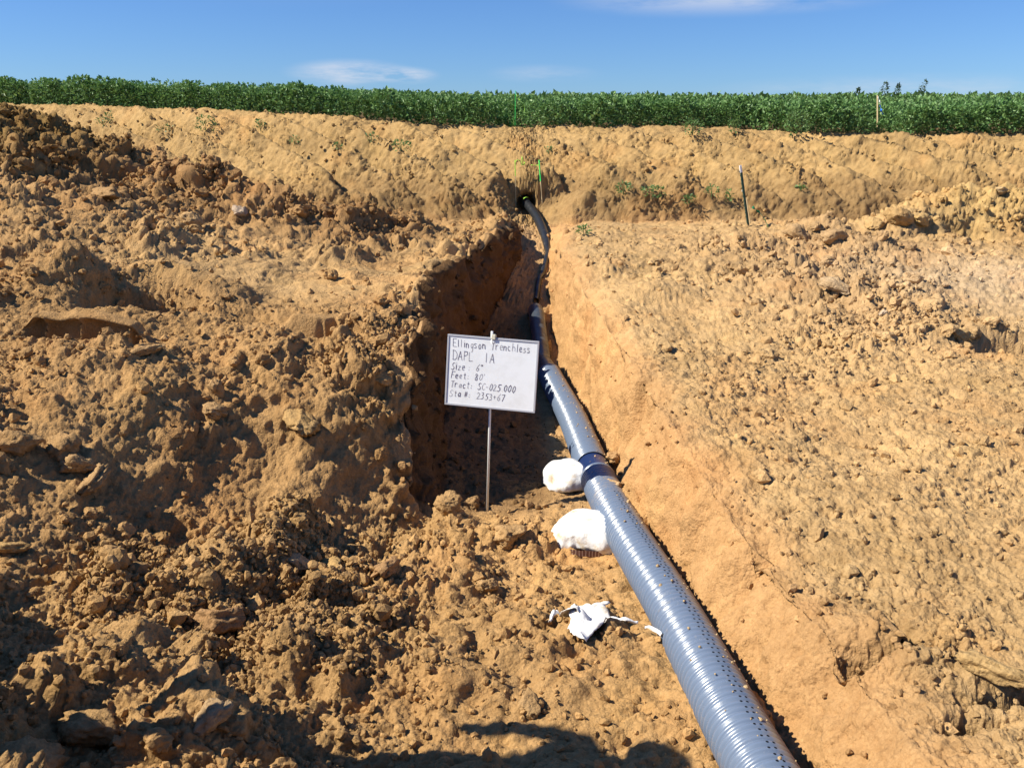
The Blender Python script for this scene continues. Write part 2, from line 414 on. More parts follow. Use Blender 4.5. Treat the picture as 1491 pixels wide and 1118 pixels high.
# drag grooves running down the bank
BP = np.stack([(gx + 1.0 * (gy - 16)) * 5, (gy - gx) * 0.5, gz * 0.2], 1).astype(np.float32)
VP = np.stack([gx * 4.5, gy * 1.1, gz * 0.6], 1).astype(np.float32)
disp = disp + 0.035 * (vnoise(BP, 71) + 0.6 * vnoise(BP * 2.4, 72)) * m_bank + 0.02 * (vnoise(VP, 73) + 0.6 * vnoise(VP * 2.3, 74)) * m_bank
broken = sstep(-0.2, 0.5, fbm(PT, 1.4, 3, 76))
disp = disp + (0.024 * fbm(PT, 16, 4, 75, 0.75, True) + 0.4 * c_c + 0.6 * c_d) * m_bank * (0.2 + broken) * (1 - 0.6 * sstep(19.0, 19.7, gy - goff))
disp = disp + pan1 * 0.20 * (sstep(-0.45, 0.25, v1) - 0.35) + pan2 * 0.22 * (sstep(-0.5, 0.15, v2) - 0.4)
score1 = (np.abs(np.sin(u1 * 8.5 + 1.1 * v1 + warp[:, 0] * 40)) ** 0.6) * sstep(-0.25, 0.35, u1) * pan1
score2 = (np.abs(np.sin(u2 * 4.2 + warp[:, 0] * 40)) ** 0.5) * pan2 * (v2 < 0.0)
# keep the displacement off the far land outside the site
disp = disp * (gy > 0.4) * (np.abs(gx) < 0.60 * (np.clip(gy, 1.5, None) * 0.961 + 0.62) + 4.0)
disp = np.where(m_field > 0.5, 0.02 * big, disp).astype(np.float32)
# the bore hole
hx, hz, hy = 0.28, 1.50, 17.25
dist_h = np.sqrt((gx - hx) ** 2 + ((gz - hz) * 1.0) ** 2)
hole = (1 - sstep(0.10, 0.22, dist_h)) * sstep(17.0, 17.2, gy) * (1 - sstep(17.6, 17.9, gy))

GP = PT + NN.astype(np.float32) * disp[:, None]
GP[:, 1] += hole.astype(np.float32) * 0.55 + (0.15 * score1 + 0.15 * score2).astype(np.float32)

# ------------------------------------------------------------------ soil colour by zone, with trench shade painted in
def soil_colour():
    c = np.tile(np.array([0.43, 0.275, 0.135], np.float32), (len(gx), 1))
    def lay(mask, col):
        nonlocal c
        m = np.clip(mask, 0, 1)[:, None].astype(np.float32)
        c = c * (1 - m) + np.array(col, np.float32) * m
    lay(m_left, (0.39, 0.24, 0.105))
    lay(m_pit * (gx < 0), (0.39, 0.245, 0.108))
    lay(sstep(-1.2, 0.3, gx) * m_pit * (gy < 6.5), (0.46, 0.285, 0.125))
    lay(sstep(8, 10.5, gy) * m_left, (0.42, 0.265, 0.118))
    lay(bench * 0.7, (0.47, 0.315, 0.15))
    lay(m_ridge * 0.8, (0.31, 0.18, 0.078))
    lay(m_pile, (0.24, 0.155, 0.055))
    lay(m_right, (0.475, 0.32, 0.155))
    lay(m_right * sstep(0.0, 0.7, fbm(PT, 3.3, 4, 351, 0.65)) * 0.45, (0.36, 0.235, 0.11))
    lay(m_white * (gx > RR) * 0.8, (0.56, 0.43, 0.28))
    lay(m_mound * 0.9, (0.46, 0.315, 0.13))
    lay(m_rubble * 0.6 * (gx > RR), (0.45, 0.295, 0.155))
    lay(m_rwall * 0.85, (0.49, 0.29, 0.13))
    lay(m_lwall * 0.95, (0.125, 0.070, 0.032))  # shade of the left trench wall, painted in as a near-black tone
    lay(m_floor * sstep(6.1, 6.8, gy) * (1 - sstep(12, 14, gy)) * (1 - sstep(0.2, 0.45, gx)) * 0.8, (0.16, 0.094, 0.043))  # shadow cast by the left wall, painted onto the trench floor
    lay(m_bank, (0.41, 0.275, 0.122))
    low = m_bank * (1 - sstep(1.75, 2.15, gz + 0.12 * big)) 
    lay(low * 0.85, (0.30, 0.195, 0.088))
    lay(m_field, (0.22, 0.15, 0.08))
    big_t = fbm(PT, 0.7, 3, 301)[:, None]
    c = c * (1 + 0.13 * big_t)
    red = sstep(0.2, 1.0, fbm(PT, 1.3, 3, 311))[:, None]
    c = c * (1 - 0.30 * red) + c * np.array([1.08, 0.86, 0.7], np.float32) * 0.30 * red
    yel = sstep(0.3, 1.0, fbm(PT, 2.1, 3, 321))[:, None]
    c = c * (1 - 0.3 * yel) + c * np.array([1.12, 1.12, 1.0], np.float32) * 0.3 * yel
    c = c * np.array([1.02, 0.99, 0.94], np.float32)
    return np.clip(c, 0.02, 0.7)
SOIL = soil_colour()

# ------------------------------------------------------------------ materials
def mat(name, color=(0.5, 0.5, 0.5), rough=0.7, spec=0.3, metal=0.0):
    m = bpy.data.materials.new(name); m.use_nodes = True
    b = m.node_tree.nodes['Principled BSDF']
    b.inputs['Base Color'].default_value = (*color, 1)
    b.inputs['Roughness'].default_value = rough
    b.inputs['Specular IOR Level'].default_value = spec
    b.inputs['Metallic'].default_value = metal
    return m, m.node_tree.nodes, m.node_tree.links, b
def noise_node(n, l, scale, detail=4, rough=0.6, coord=None):
    t = n.new('ShaderNodeTexNoise')
    t.inputs['Scale'].default_value = scale
    t.inputs['Detail'].default_value = detail
    t.inputs['Roughness'].default_value = rough
    if coord is not None: l.new(coord, t.inputs['Vector'])
    return t
def mul(n, l, a, b):
    x = n.new('ShaderNodeMix'); x.data_type = 'RGBA'; x.blend_type = 'MULTIPLY'; x.inputs['Factor'].default_value = 1
    l.new(a, x.inputs[6]); l.new(b, x.inputs[7])
    return x.outputs[2]
def ramp(n, l, fac, lo, hi, p0=0.3, p1=0.7):
    r = n.new('ShaderNodeValToRGB')
    r.color_ramp.elements[0].position = p0; r.color_ramp.elements[0].color = (*lo, 1)
    r.color_ramp.elements[1].position = p1; r.color_ramp.elements[1].color = (*hi, 1)
    l.new(fac, r.inputs[0])
    return r.outputs[0]
def soil_material(name, source):
    m, n, l, b = mat(name, rough=0.95, spec=0.12)
    g = n.new('ShaderNodeTexCoord')
    if source == 'attribute':
        a = n.new('ShaderNodeAttribute'); a.attribute_name = 'soil'; colr = a.outputs['Color']
        vec = n.new('ShaderNodeNewGeometry').outputs['Position']
    else:
        a = n.new('ShaderNodeObjectInfo'); colr = a.outputs['Color']; vec = n.new('ShaderNodeNewGeometry').outputs['Position']
    s1 = noise_node(n, l, 9, 8, 0.7, vec)
    s2 = noise_node(n, l, 70, 4, 0.7, vec)
    c = mul(n, l, colr, ramp(n, l, s1.outputs[0], (0.80, 0.76, 0.72), (1.20, 1.20, 1.22)))
    c = mul(n, l, c, ramp(n, l, s2.outputs[0], (0.86, 0.84, 0.82), (1.14, 1.15, 1.16)))
    l.new(c, b.inputs['Base Color'])
    f1 = noise_node(n, l, 38, 6, 0.72, vec)
    v = n.new('ShaderNodeTexVoronoi'); v.inputs['Scale'].default_value = 55; l.new(vec, v.inputs['Vector'])
    ad = n.new('ShaderNodeMath'); ad.operation = 'MULTIPLY_ADD'; ad.inputs[1].default_value = -0.35
    l.new(v.outputs['Distance'], ad.inputs[0]); l.new(f1.outputs[0], ad.inputs[2])
    bp = n.new('ShaderNodeBump'); bp.inputs['Strength'].default_value = 0.9; bp.inputs['Distance'].default_value = 0.018
    f0 = noise_node(n, l, 11, 5, 0.7, vec)
    ad0 = n.new('ShaderNodeMath'); ad0.operation = 'MULTIPLY_ADD'; ad0.inputs[1].default_value = 0.9
    l.new(f0.outputs[0], ad0.inputs[0]); l.new(ad.outputs[0], ad0.inputs[2]); ad = ad0
    l.new(ad.outputs[0], bp.inputs['Height']); l.new(bp.outputs[0], b.inputs['Normal'])
    return m
M_GROUND = soil_material('soil_ground', 'attribute')
M_CLOD = soil_material('soil_clod', 'object')

# ------------------------------------------------------------------ mesh and tagging helpers
def mesh_arrays(name, verts, faces_flat, nper, smooth=True):
    me = bpy.data.meshes.new(name)
    verts = np.asarray(verts, np.float32); faces_flat = np.asarray(faces_flat, np.int32).ravel()
    nf = len(faces_flat) // nper
    me.vertices.add(len(verts)); me.vertices.foreach_set('co', verts.ravel())
    me.loops.add(len(faces_flat)); me.loops.foreach_set('vertex_index', faces_flat)
    me.polygons.add(nf)
    me.polygons.foreach_set('loop_start', np.arange(0, nf * nper, nper, dtype=np.int32))
    me.polygons.foreach_set('use_smooth', np.full(nf, smooth, bool))
    me.update(calc_edges=True)
    return me
def tag(o, label=None, cat=None, group=None, kind=None):
    if label: o['label'] = label
    if cat: o['category'] = cat
    if group: o['group'] = group
    if kind: o['kind'] = kind
    return o
def link(name, me, m=None, parent=None):
    o = bpy.data.objects.new(name, me); COL.objects.link(o)
    if m is not None and len(me.materials) == 0: me.materials.append(m)
    if parent is not None: o.parent = parent
    return o
def empty(name, loc=(0, 0, 0), rot=(0, 0, 0)):
    o = bpy.data.objects.new(name, None); COL.objects.link(o)
    o.location = loc; o.rotation_euler = rot; o.empty_display_size = 0.1
    return o
def from_bm(name, bm, m, parent=None, smooth=False):
    me = bpy.data.meshes.new(name); bm.normal_update(); bm.to_mesh(me); bm.free()
    if smooth:
        for p in me.polygons: p.use_smooth = True
    return link(name, me, m, parent)
def box(bm, c, s, rot=None):
    r = bmesh.ops.create_cube(bm, size=1)
    M = Matrix.Translation(c) @ (rot.to_4x4() if rot is not None else Matrix.Identity(4)) @ Matrix.Diagonal((*s, 1))
    bmesh.ops.transform(bm, matrix=M, verts=r['verts'])
def add_colour(me, cols):
    a = me.color_attributes.new('soil', 'FLOAT_COLOR', 'POINT')
    a.data.foreach_set('color', np.concatenate([cols, np.ones((len(cols), 1), np.float32)], 1).astype(np.float32).ravel())

# ------------------------------------------------------------------ the ground sheet
i = np.arange(NR - 1)[:, None] * NC + np.arange(NC - 1)[None, :]
quads = np.stack([i, i + 1, i + 1 + NC, i + NC], 2).reshape(-1, 4)
gm = mesh_arrays('ground', GP, quads, 4)
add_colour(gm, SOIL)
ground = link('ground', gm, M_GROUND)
tag(ground, kind='structure')

GPg = GP.reshape(NR, NC, 3)
GNg = grid_normals(GPg[:, :, 0], GPg[:, :, 1], GPg[:, :, 2])
def at(x, y):
    """index of the ground vertex nearest to x, y"""
    r = int(np.argmin(np.abs(ROWS - y)))
    lo, hi = max(r - 12, 0), min(r + 13, NR)
    sub = GPg[lo:hi]
    k = int(np.argmin((sub[:, :, 0] - x) ** 2 + (sub[:, :, 1] - y) ** 2))
    return lo * NC + k
def z_at(x, y): return float(GP[at(x, y), 2])
def from_view(px, py):
    """ground vertex met by the photograph's line of sight through px, py (used to lay things out on the ground)"""
    a = math.radians(16)
    d = GP - np.array([0, 0, CAM_Z], np.float32)
    ax = d[:, 1] * math.cos(a) - d[:, 2] * math.sin(a)
    up = d[:, 1] * math.sin(a) + d[:, 2] * math.cos(a)
    ax_s = np.maximum(ax, 0.3)
    q = (745.5 + 1289 * d[:, 0] / ax_s - px) ** 2 + (559 - 1289 * up / ax_s - py) ** 2
    q = np.where(ax > 0.5, q, 1e9)
    c = np.nonzero(q < max(q.min(), 9.0) + 0.01)[0]
    return int(c[np.argmin(ax[c])])

# ------------------------------------------------------------------ loose soil
def ico(sub):
    bm = bmesh.new(); bmesh.ops.create_icosphere(bm, subdivisions=sub, radius=1)
    v = np.array([x.co[:] for x in bm.verts], np.float32)
    f = np.array([[x.index for x in p.verts] for p in bm.faces], np.int32)
    bm.free(); return v, f
def rand_rot(n):
    q = RNG.normal(size=(n, 4)); q /= np.linalg.norm(q, axis=1)[:, None]
    w, x, y, z = q.T
    return np.stack([np.stack([1 - 2 * (y * y + z * z), 2 * (x * y - z * w), 2 * (x * z + y * w)], 1),
                     np.stack([2 * (x * y + z * w), 1 - 2 * (x * x + z * z), 2 * (y * z - x * w)], 1),
                     np.stack([2 * (x * z - y * w), 2 * (y * z + x * w), 1 - 2 * (x * x + y * y)], 1)], 1).astype(np.float32)
cell = np.zeros((NR, NC), np.float64)
dP = np.linalg.norm(np.cross(GPg[1:, :-1] - GPg[:-1, :-1], GPg[:-1, 1:] - GPg[:-1, :-1]), axis=2)
cell[:-1, :-1] = dP
cell = cell.ravel()
seen_area = (gy > 2.3) & (gy < 19.4 + goff) & (np.abs(gx) < 0.60 * (gy * 0.961 + 0.62) + 0.1)
dens = (rough ** 1.6 * (0.15 + 0.85 * sstep(-0.2, 0.6, fbm(PT, 1.6, 2, 401))) + 0.05) * (1 - 0.85 * m_rwall) * (1 - 0.5 * m_bank) * (1 - 0.15 * m_right * (1 - np.clip(m_rubble, 0, 1))) * (1 - 0.9 * np.clip(scrape, 0, 1)) * calm * seen_area
def pick(n, wgt):
    p = np.cumsum(wgt); return np.searchsorted(p, RNG.random(n) * p[-1])
def scatter(n, sizes, wgt, base, jitter):
    idx = pick(n, wgt)
    V, Fc = base
    k = len(V)
    sc = sizes[:, None] * (0.65 + 0.6 * RNG.random((n, 3)))
    sc[:, 2] *= 0.85
    loc = V[None] * (1 + jitter * RNG.normal(size=(n, k, 1)))
    pts = loc.astype(np.float32) * sc[:, None].astype(np.float32)
    pts = np.einsum('nij,nkj->nki', rand_rot(n), pts)
    off = GP[idx] + NN[idx].astype(np.float32) * (sizes * 0.25)[:, None]
    off[:, :2] += RNG.normal(size=(n, 2)) * 0.004 * gy[idx][:, None]
    pts = pts + off[:, None]
    faces = Fc[None] + (np.arange(n) * k)[:, None, None]
    tint = (0.82 + 0.4 * RNG.random((n, 1))).astype(np.float32)
    cols = np.repeat(np.clip(SOIL[idx] * tint, 0, 0.75), k, axis=0)
    return pts.reshape(-1, 3), faces.reshape(-1, 3), cols
depth_w = 1 / np.clip(gy, 2.5, 20)
# crumbs sized so that they read at their distance
nC = 17000
w1 = cell * dens * depth_w ** 1.1
v1_, f1_, c1_ = scatter(nC, 0.008 + 0.020 * RNG.random(nC) ** 2.2, w1 * (gy < 9), ico(1), 0.16)
nD = 5500
v2_, f2_, c2_ = scatter(nD, 0.02 + 0.035 * RNG.random(nD) ** 2, cell * dens * (gy > 4), ico(1), 0.2)
nM = 900
v3_, f3_, c3_ = scatter(nM, 0.028 + 0.035 * RNG.random(nM) ** 2.0, cell * dens ** 1.2, ico(2), 0.11)
vv, ff, cc, off = [], [], [], 0
for v, f, c in ((v1_, f1_, c1_), (v2_, f2_, c2_), (v3_, f3_, c3_)):
    vv.append(v); ff.append(f + off); cc.append(c); off += len(v)
cm_ = mesh_arrays('soil_crumbs', np.concatenate(vv), np.concatenate(ff), 3, False)
add_colour(cm_, np.concatenate(cc))
crumbs = link('soil_crumbs', cm_, M_GROUND)
tag(crumbs, 'loose crumbs of dry soil strewn over the dug ground', 'soil crumbs', kind='stuff')

def clod_mesh(seed, flat=1.0, blocky=0.5, sub=3):
    V, Fc = ico(sub)
    r = np.random.default_rng(seed)
    # cut by random planes: angular lump
    for _ in range(int(6 + 8 * blocky)):
        d = r.normal(size=3); d /= np.linalg.norm(d)
        lim = 0.55 + 0.35 * r.random()
        s = V @ d.astype(np.float32)
        V = V - np.clip(s - lim, 0, None)[:, None] * d[None].astype(np.float32) * (0.6 + 0.4 * blocky)
    V = V * (1 + 0.25 * fbm(V + seed, 1.6, 2, seed) + 0.16 * fbm(V + seed, 3.6, 3, seed + 5, 0.6, True))[:, None]
    V = V * np.array([1.1, 0.95, 0.75 * flat], np.float32)
    me = mesh_arrays('dirt_clod', V.astype(np.float32), Fc, 3, sub > 3)
    me.materials.append(M_CLOD)
    return me
CLODS = [clod_mesh(s, 1.0, 0.3 + 0.08 * s, 4) for s in range(10)]
SMALL = [clod_mesh(s + 60, 1.0, 0.3 + 0.08 * s, 3) for s in range(10)]
SLAB = clod_mesh(31, 0.4, 0.9, 4)
def put_clod(name, idx, size, me, color=None, rot=None, sink=0.25, stretch=(1, 1, 1)):
    o = bpy.data.objects.new(name, me); COL.objects.link(o)
    p = GP[idx]
    o.location = (float(p[0]), float(p[1]), float(p[2]) + size * sink)
    o.rotation_euler = rot if rot else (random.uniform(-0.5, 0.5), random.uniform(-0.5, 0.5), random.uniform(0, 6.28))
    o.scale = (size * stretch[0], size * stretch[1], size * stretch[2])
    c = SOIL[idx] * random.uniform(0.88, 1.18) if color is None else SOIL[idx] * 0.6 + np.array(color) * 0.4
    o.color = (float(c[0]), float(c[1]), float(c[2]), 1)
    return o
PALE, TAN, BRN, RED, YEL, GRY = (0.56, 0.43, 0.27), (0.46, 0.31, 0.16), (0.36, 0.23, 0.11), (0.36, 0.20, 0.11), (0.55, 0.37, 0.15), (0.62, 0.57, 0.50)
NAMED = [  # px, py, radius in px, mesh, colour, stretch, label, name
    (430, 812, 24, 6, PALE, (1.1, 0.9, 0.9), 'pale squared clod at the foot of the scraped left slope', 'dirt_clod'),
    (478, 818, 15, 3, YEL, (1.4, 0.8, 0.6), 'flat yellowish clod just right of the pale squared clod', 'dirt_clod'),
    (322, 898, 28, 1, RED, (1.1, 0.9, 0.95), 'large reddish boulder of soil in the lower left of the pit', 'dirt_boulder'),
    (305, 1040, 25, 7, PALE, (1.2, 0.9, 0.9), 'pale wedge shaped block standing out of the shaded lower left corner', 'dirt_boulder'),
    (35, 1100, 52, 2, BRN, (1.1, 1.0, 0.75), 'big brown boulder with a sunlit top in the bottom left corner', 'dirt_boulder'),
    (125, 1050, 36, 4, BRN, (1.2, 0.9, 0.9), 'dark shaded boulder beside the corner boulder at lower left', 'dirt_boulder'),
    (648, 728, 19, 0, BRN, (0.9, 0.9, 1.1), 'lumpy brown boulder at the near end of the left trench wall', 'dirt_boulder'),
    (690, 730, 15, 5, BRN, (1, 1, 1), 'round brown clod touching the foot of the sign rod', 'dirt_clod'),
    (88, 642, 24, 3, BRN, (1, 1, 1), 'rounded dark clod high on the far left slope', 'dirt_clod'),
    (20, 640, 26, 8, BRN, (1, 1, 1), 'dark clod cut by the left edge of the picture', 'dirt_clod'),
    (118, 672, 20, 7, TAN, (1.1, 1, 1), 'angular tan clod under the rounded dark clod on the left slope', 'dirt_clod'),
    (135, 700, 22, 1, TAN, (1.3, 1, 0.7), 'broad tan clod in the cluster on the left slope', 'dirt_clod'),
    (438, 603, 30, 6, YEL, (1.3, 0.8, 0.7), 'wide yellowish clod halfway up the left slope', 'dirt_clod'),
    (350, 308, 12, 7, GRY, (1.1, 1, 0.9), 'whitish rock beside the shaded spoil ridge', 'rock'),
    (278, 318, 16, 6, TAN, (1, 1, 1.1), 'pointed tan clod on the hummocky ground left of the whitish rock', 'dirt_clod'),
    (160, 280, 18, 8, BRN, (1.3, 1, 0.8), 'brown clod below the dark spoil pile at upper left', 'dirt_clod'),
    (318, 566, 14, 5, TAN, (0.7, 0.8, 1.4), 'upright tan clod standing on the left slope', 'dirt_clod'),
    (312, 590, 18, 2, TAN, (1.4, 1, 0.7), 'low tan clod at the base of the upright clod', 'dirt_clod'),
    (15, 790, 18, 3, YEL, (1.3, 0.8, 0.7), 'orange tan clod at the left edge above the shade', 'dirt_clod'),
    (215, 505, 19, 7, TAN, (1.4, 0.8, 0.6), 'flat pale clod between the two scraped tooth marks', 'dirt_clod'),
    (566, 822, 20, 9, RED, (1.2, 1, 0.7), 'dark reddish clod right of the yellowish clod at the pit edge', 'dirt_clod'),
    (738, 775, 22, 8, TAN, (1, 1, 1), 'crumbly tan clod on the trench floor in front of the sign', 'dirt_clod'),
    (735, 792, 9, 6, TAN, (1, 1, 1), 'small pale clod against the crumbly clod before the sign', 'dirt_clod'),
    (712, 850, 16, 4, TAN, (1.1, 1, 0.8), 'tan clod midway between the sign and the white rag', 'dirt_clod'),
    (775, 1020, 17, 1, TAN, (1.1, 1, 0.7), 'rounded clod on the pit floor left of the perforated pipe', 'dirt_clod'),
    (893, 664, 13, 5, TAN, (1.2, 1, 0.8), 'tan clod wedged against the pipe beside its navy blue band', 'dirt_clod'),
    (884, 691, 12, 8, PALE, (1.2, 1, 0.8), 'pale clod lying on the pipe just below the blue band', 'dirt_clod'),
    (897, 702, 14, 3, PALE, (1.3, 1, 0.6), 'flat pale clod on the soil spilled over the pipe', 'dirt_clod'),
    (1222, 414, 18, 7, PALE, (1.2, 0.8, 0.7), 'smooth pale slab among rubble on the right plateau', 'dirt_clod'),
    (1393, 483, 15, 1, YEL, (1.1, 0.9, 0.9), 'rounded yellow clod left of the dark hollow at right edge', 'dirt_clod'),
    (1412, 478, 12, 9, BRN, (1, 1, 1), 'brown clod just right of the rounded yellow clod', 'dirt_clod'),
    (1452, 972, 36, 9, YEL, (1.3, 0.85, 0.55), 'flat yellow slab roofing a dark crack at lower right', 'dirt_slab'),
    (1312, 312, 19, 2, (0.42, 0.26, 0.10), (0.9, 1, 1), 'orange brown boulder on the mound at the right', 'dirt_boulder'),
    (1270, 322, 12, 6, YEL, (1.1, 1, 0.9), 'yellow clod left of the orange brown boulder on the mound', 'dirt_clod'),
    (1340, 318, 14, 5, YEL, (1.1, 1, 0.9), 'small yellow clod right of the orange brown boulder', 'dirt_clod'),
    (1165, 338, 16, 7, TAN, (1.2, 1, 1), 'tan clod left of the dark gap before the right mound', 'dirt_clod'),
    (1208, 342, 15, 4, TAN, (1.1, 1, 1), 'tan clod right of the dark gap before the right mound', 'dirt_clod'),
    (1458, 276, 10, 6, PALE, (1.3, 1, 1), 'pale grey stone low on the bank at the far right', 'rock'),
    (1285, 456, 5, 7, GRY, (1.2, 1, 1), 'little white stone on the right plateau', 'rock'),
    (793, 500, 11, 8, TAN, (1.2, 1, 0.9), 'clod sitting in the gap between black pipe and corrugated pipe', 'dirt_clod'),
]
KEEP_OUT = []
def radius_at(idx, px_r):
    p = GP[idx]; a = math.radians(16)
    ax = p[1] * math.cos(a) - (p[2] - CAM_Z) * math.sin(a)
    return float(ax) / 1289 * px_r
NAMED_SPOTS = []
for (px, py, r, k, colr, st, lab, nm) in NAMED:
    idx = from_view(px, py + r * 0.45)
    NAMED_SPOTS.append((idx, px, py))
    o = put_clod(nm, idx, radius_at(idx, r), SLAB if k < 0 else CLODS[k], colr, stretch=st)
    if k < 0: o.rotation_euler = (0.05, 0.1, -0.35)
    tag(o, lab, 'clod' if 'clod' in nm or 'slab' in nm else ('boulder' if 'boulder' in nm else 'rock'))
ZONES = [
    ('left', (gx < LR - 0.1) & (gy > TOE(gx)) & (gy < 9.5), 75, 0.035, 0.085, 'brown clod on the clumpy left slope', 'clods littering the left slope'),
    ('pit', m_pit * (gx < 0.6) > 0.5, 70, 0.02, 0.055, 'small clod on the floor of the pit', 'clods on the pit floor'),
    ('back', m_left * (gy > 9.5) * (gx < LR - 0.3) > 0.5, 45, 0.05, 0.14, 'brown clod on the rough ground by the spoil ridge', 'clods around the spoil ridge'),
    ('right', m_right * (gy > 7) > 0.5, 45, 0.04, 0.12, 'tan clod on the rubble of the right plateau', 'clods on the right plateau'),
]
for nm, zone, n, s0, s1, lab, grp in ZONES:
    idxs = pick(n, cell * dens * zone * (depth_w ** 0.5) * (rough > 0.3))
    for idx in idxs:
        o = put_clod('dirt_clod', int(idx), s0 + (s1 - s0) * random.random() ** 2, random.choice(SMALL))
        tag(o, lab, 'clod', grp)

# ------------------------------------------------------------------ tubes
def catmull(pts, step):
    P = [Vector(p) for p in pts]; P = [P[0] * 2 - P[1]] + P + [P[-1] * 2 - P[-2]]
    out = []
    for i in range(1, len(P) - 2):
        n = 24
        for k in range(n):
            t = k / n
            out.append(0.5 * ((2 * P[i]) + (P[i + 1] - P[i - 1]) * t + (2 * P[i - 1] - 5 * P[i] + 4 * P[i + 1] - P[i + 2]) * t * t + (3 * P[i] - P[i - 1] - 3 * P[i + 1] + P[i + 2]) * t ** 3))
    out.append(P[-2])
    A = np.array([v[:] for v in out]); s = np.concatenate([[0], np.cumsum(np.linalg.norm(np.diff(A, axis=0), axis=1))])
    q = np.arange(0, s[-1], step)
    return np.stack([np.interp(q, s, A[:, k]) for k in range(3)], 1), q
def tube(path, radii, seg=40, cap=True, twist=None):
    """sweep circles of the given radii along path; angle 0 points up, positive turns to the right (+x)"""
    T = np.gradient(path, axis=0); T /= np.linalg.norm(T, axis=1)[:, None]
    up = np.array([0, 0, 1.0])
    R = np.cross(T, up); R /= np.maximum(np.linalg.norm(R, axis=1), 1e-6)[:, None]
    U = np.cross(R, T)
    a = np.linspace(0, 2 * np.pi, seg, endpoint=False)
    V = path[:, None] + radii[:, None, None] * (np.cos(a)[None, :, None] * U[:, None] + np.sin(a)[None, :, None] * R[:, None])
    n = len(path)
    i = np.arange(n - 1)[:, None] * seg; j = np.arange(seg)[None]
    f = np.stack([i + j, i + (j + 1) % seg, i + seg + (j + 1) % seg, i + seg + j], 2).reshape(-1, 4)
    return V.reshape(-1, 3), f, (T, U, R)
def pipe_material():
    m, n, l, b = mat('grey_blue_corrugated_plastic', (0.09, 0.125, 0.20), 0.30, 0.6)
    a = n.new('ShaderNodeAttribute'); a.attribute_name = 'soil'
    pos = n.new('ShaderNodeNewGeometry').outputs['Position']
    nn = noise_node(n, l, 26, 7, 0.75, pos)
    nb = noise_node(n, l, 4, 4, 0.6, pos)
    ad = n.new('ShaderNodeMath'); ad.operation = 'ADD'
    l.new(a.outputs['Fac'], ad.inputs[0]); l.new(nn.outputs[0], ad.inputs[1])
    ad2 = n.new('ShaderNodeMath'); ad2.operation = 'MULTIPLY_ADD'; ad2.inputs[1].default_value = 0.6
    l.new(nb.outputs[0], ad2.inputs[0]); l.new(ad.outputs[0], ad2.inputs[2])
    mr = n.new('ShaderNodeMapRange'); mr.inputs['From Min'].default_value = 0.93; mr.inputs['From Max'].default_value = 1.42; mr.inputs['To Max'].default_value = 0.85
    l.new(ad2.outputs[0], mr.inputs['Value'])
    mx = n.new('ShaderNodeMix'); mx.data_type = 'RGBA'
    mx.inputs[6].default_value = (0.145, 0.19, 0.275, 1); mx.inputs[7].default_value = (0.42, 0.30, 0.17, 1)
    l.new(mr.outputs[0], mx.inputs['Factor']); l.new(mx.outputs[2], b.inputs['Base Color'])
    rr_ = n.new('ShaderNodeMapRange'); rr_.inputs['To Min'].default_value = 0.27; rr_.inputs['To Max'].default_value = 0.85
    l.new(mr.outputs[0], rr_.inputs['Value']); l.new(rr_.outputs[0], b.inputs['Roughness'])
    bp = n.new('ShaderNodeBump'); bp.inputs['Strength'].default_value = 0.25; bp.inputs['Distance'].default_value = 0.004
    l.new(nn.outputs[0], bp.inputs['Height']); l.new(bp.outputs[0], b.inputs['Normal'])
    return m
M_PIPE = pipe_material()
M_HOLE, _, _, _ = mat('perforation_dark', (0.006, 0.006, 0.007), 0.9, 0.1)
M_NAVY, n_, l_, b_ = mat('navy_blue_plastic', (0.012, 0.028, 0.10), 0.35, 0.5)
bp_n = noise_node(n_, l_, 30, 4); bp_ = n_.new('ShaderNodeBump'); bp_.inputs['Strength'].default_value = 0.15; bp_.inputs['Distance'].default_value = 0.01
l_.new(bp_n.outputs[0], bp_.inputs['Height']); l_.new(bp_.outputs[0], b_.inputs['Normal'])
def black_plastic(name, base, r=0.35):
    m, n, l, b = mat(name, base, r, 0.5)
    pos = n.new('ShaderNodeNewGeometry').outputs['Position']
    nn = noise_node(n, l, 14, 7, 0.7, pos)
    l.new(ramp(n, l, nn.outputs[0], base, (0.26, 0.19, 0.11), 0.60, 0.86), b.inputs['Base Color'])
    l.new(ramp(n, l, nn.outputs[0], (r, r, r), (0.8, 0.8, 0.8), 0.5, 0.75), b.inputs['Roughness'])
    return m
M_BLACK = black_plastic('black_plastic', (0.018, 0.020, 0.023))
M_SMOOTH = black_plastic('grey_black_plastic', (0.05, 0.06, 0.075), 0.3)

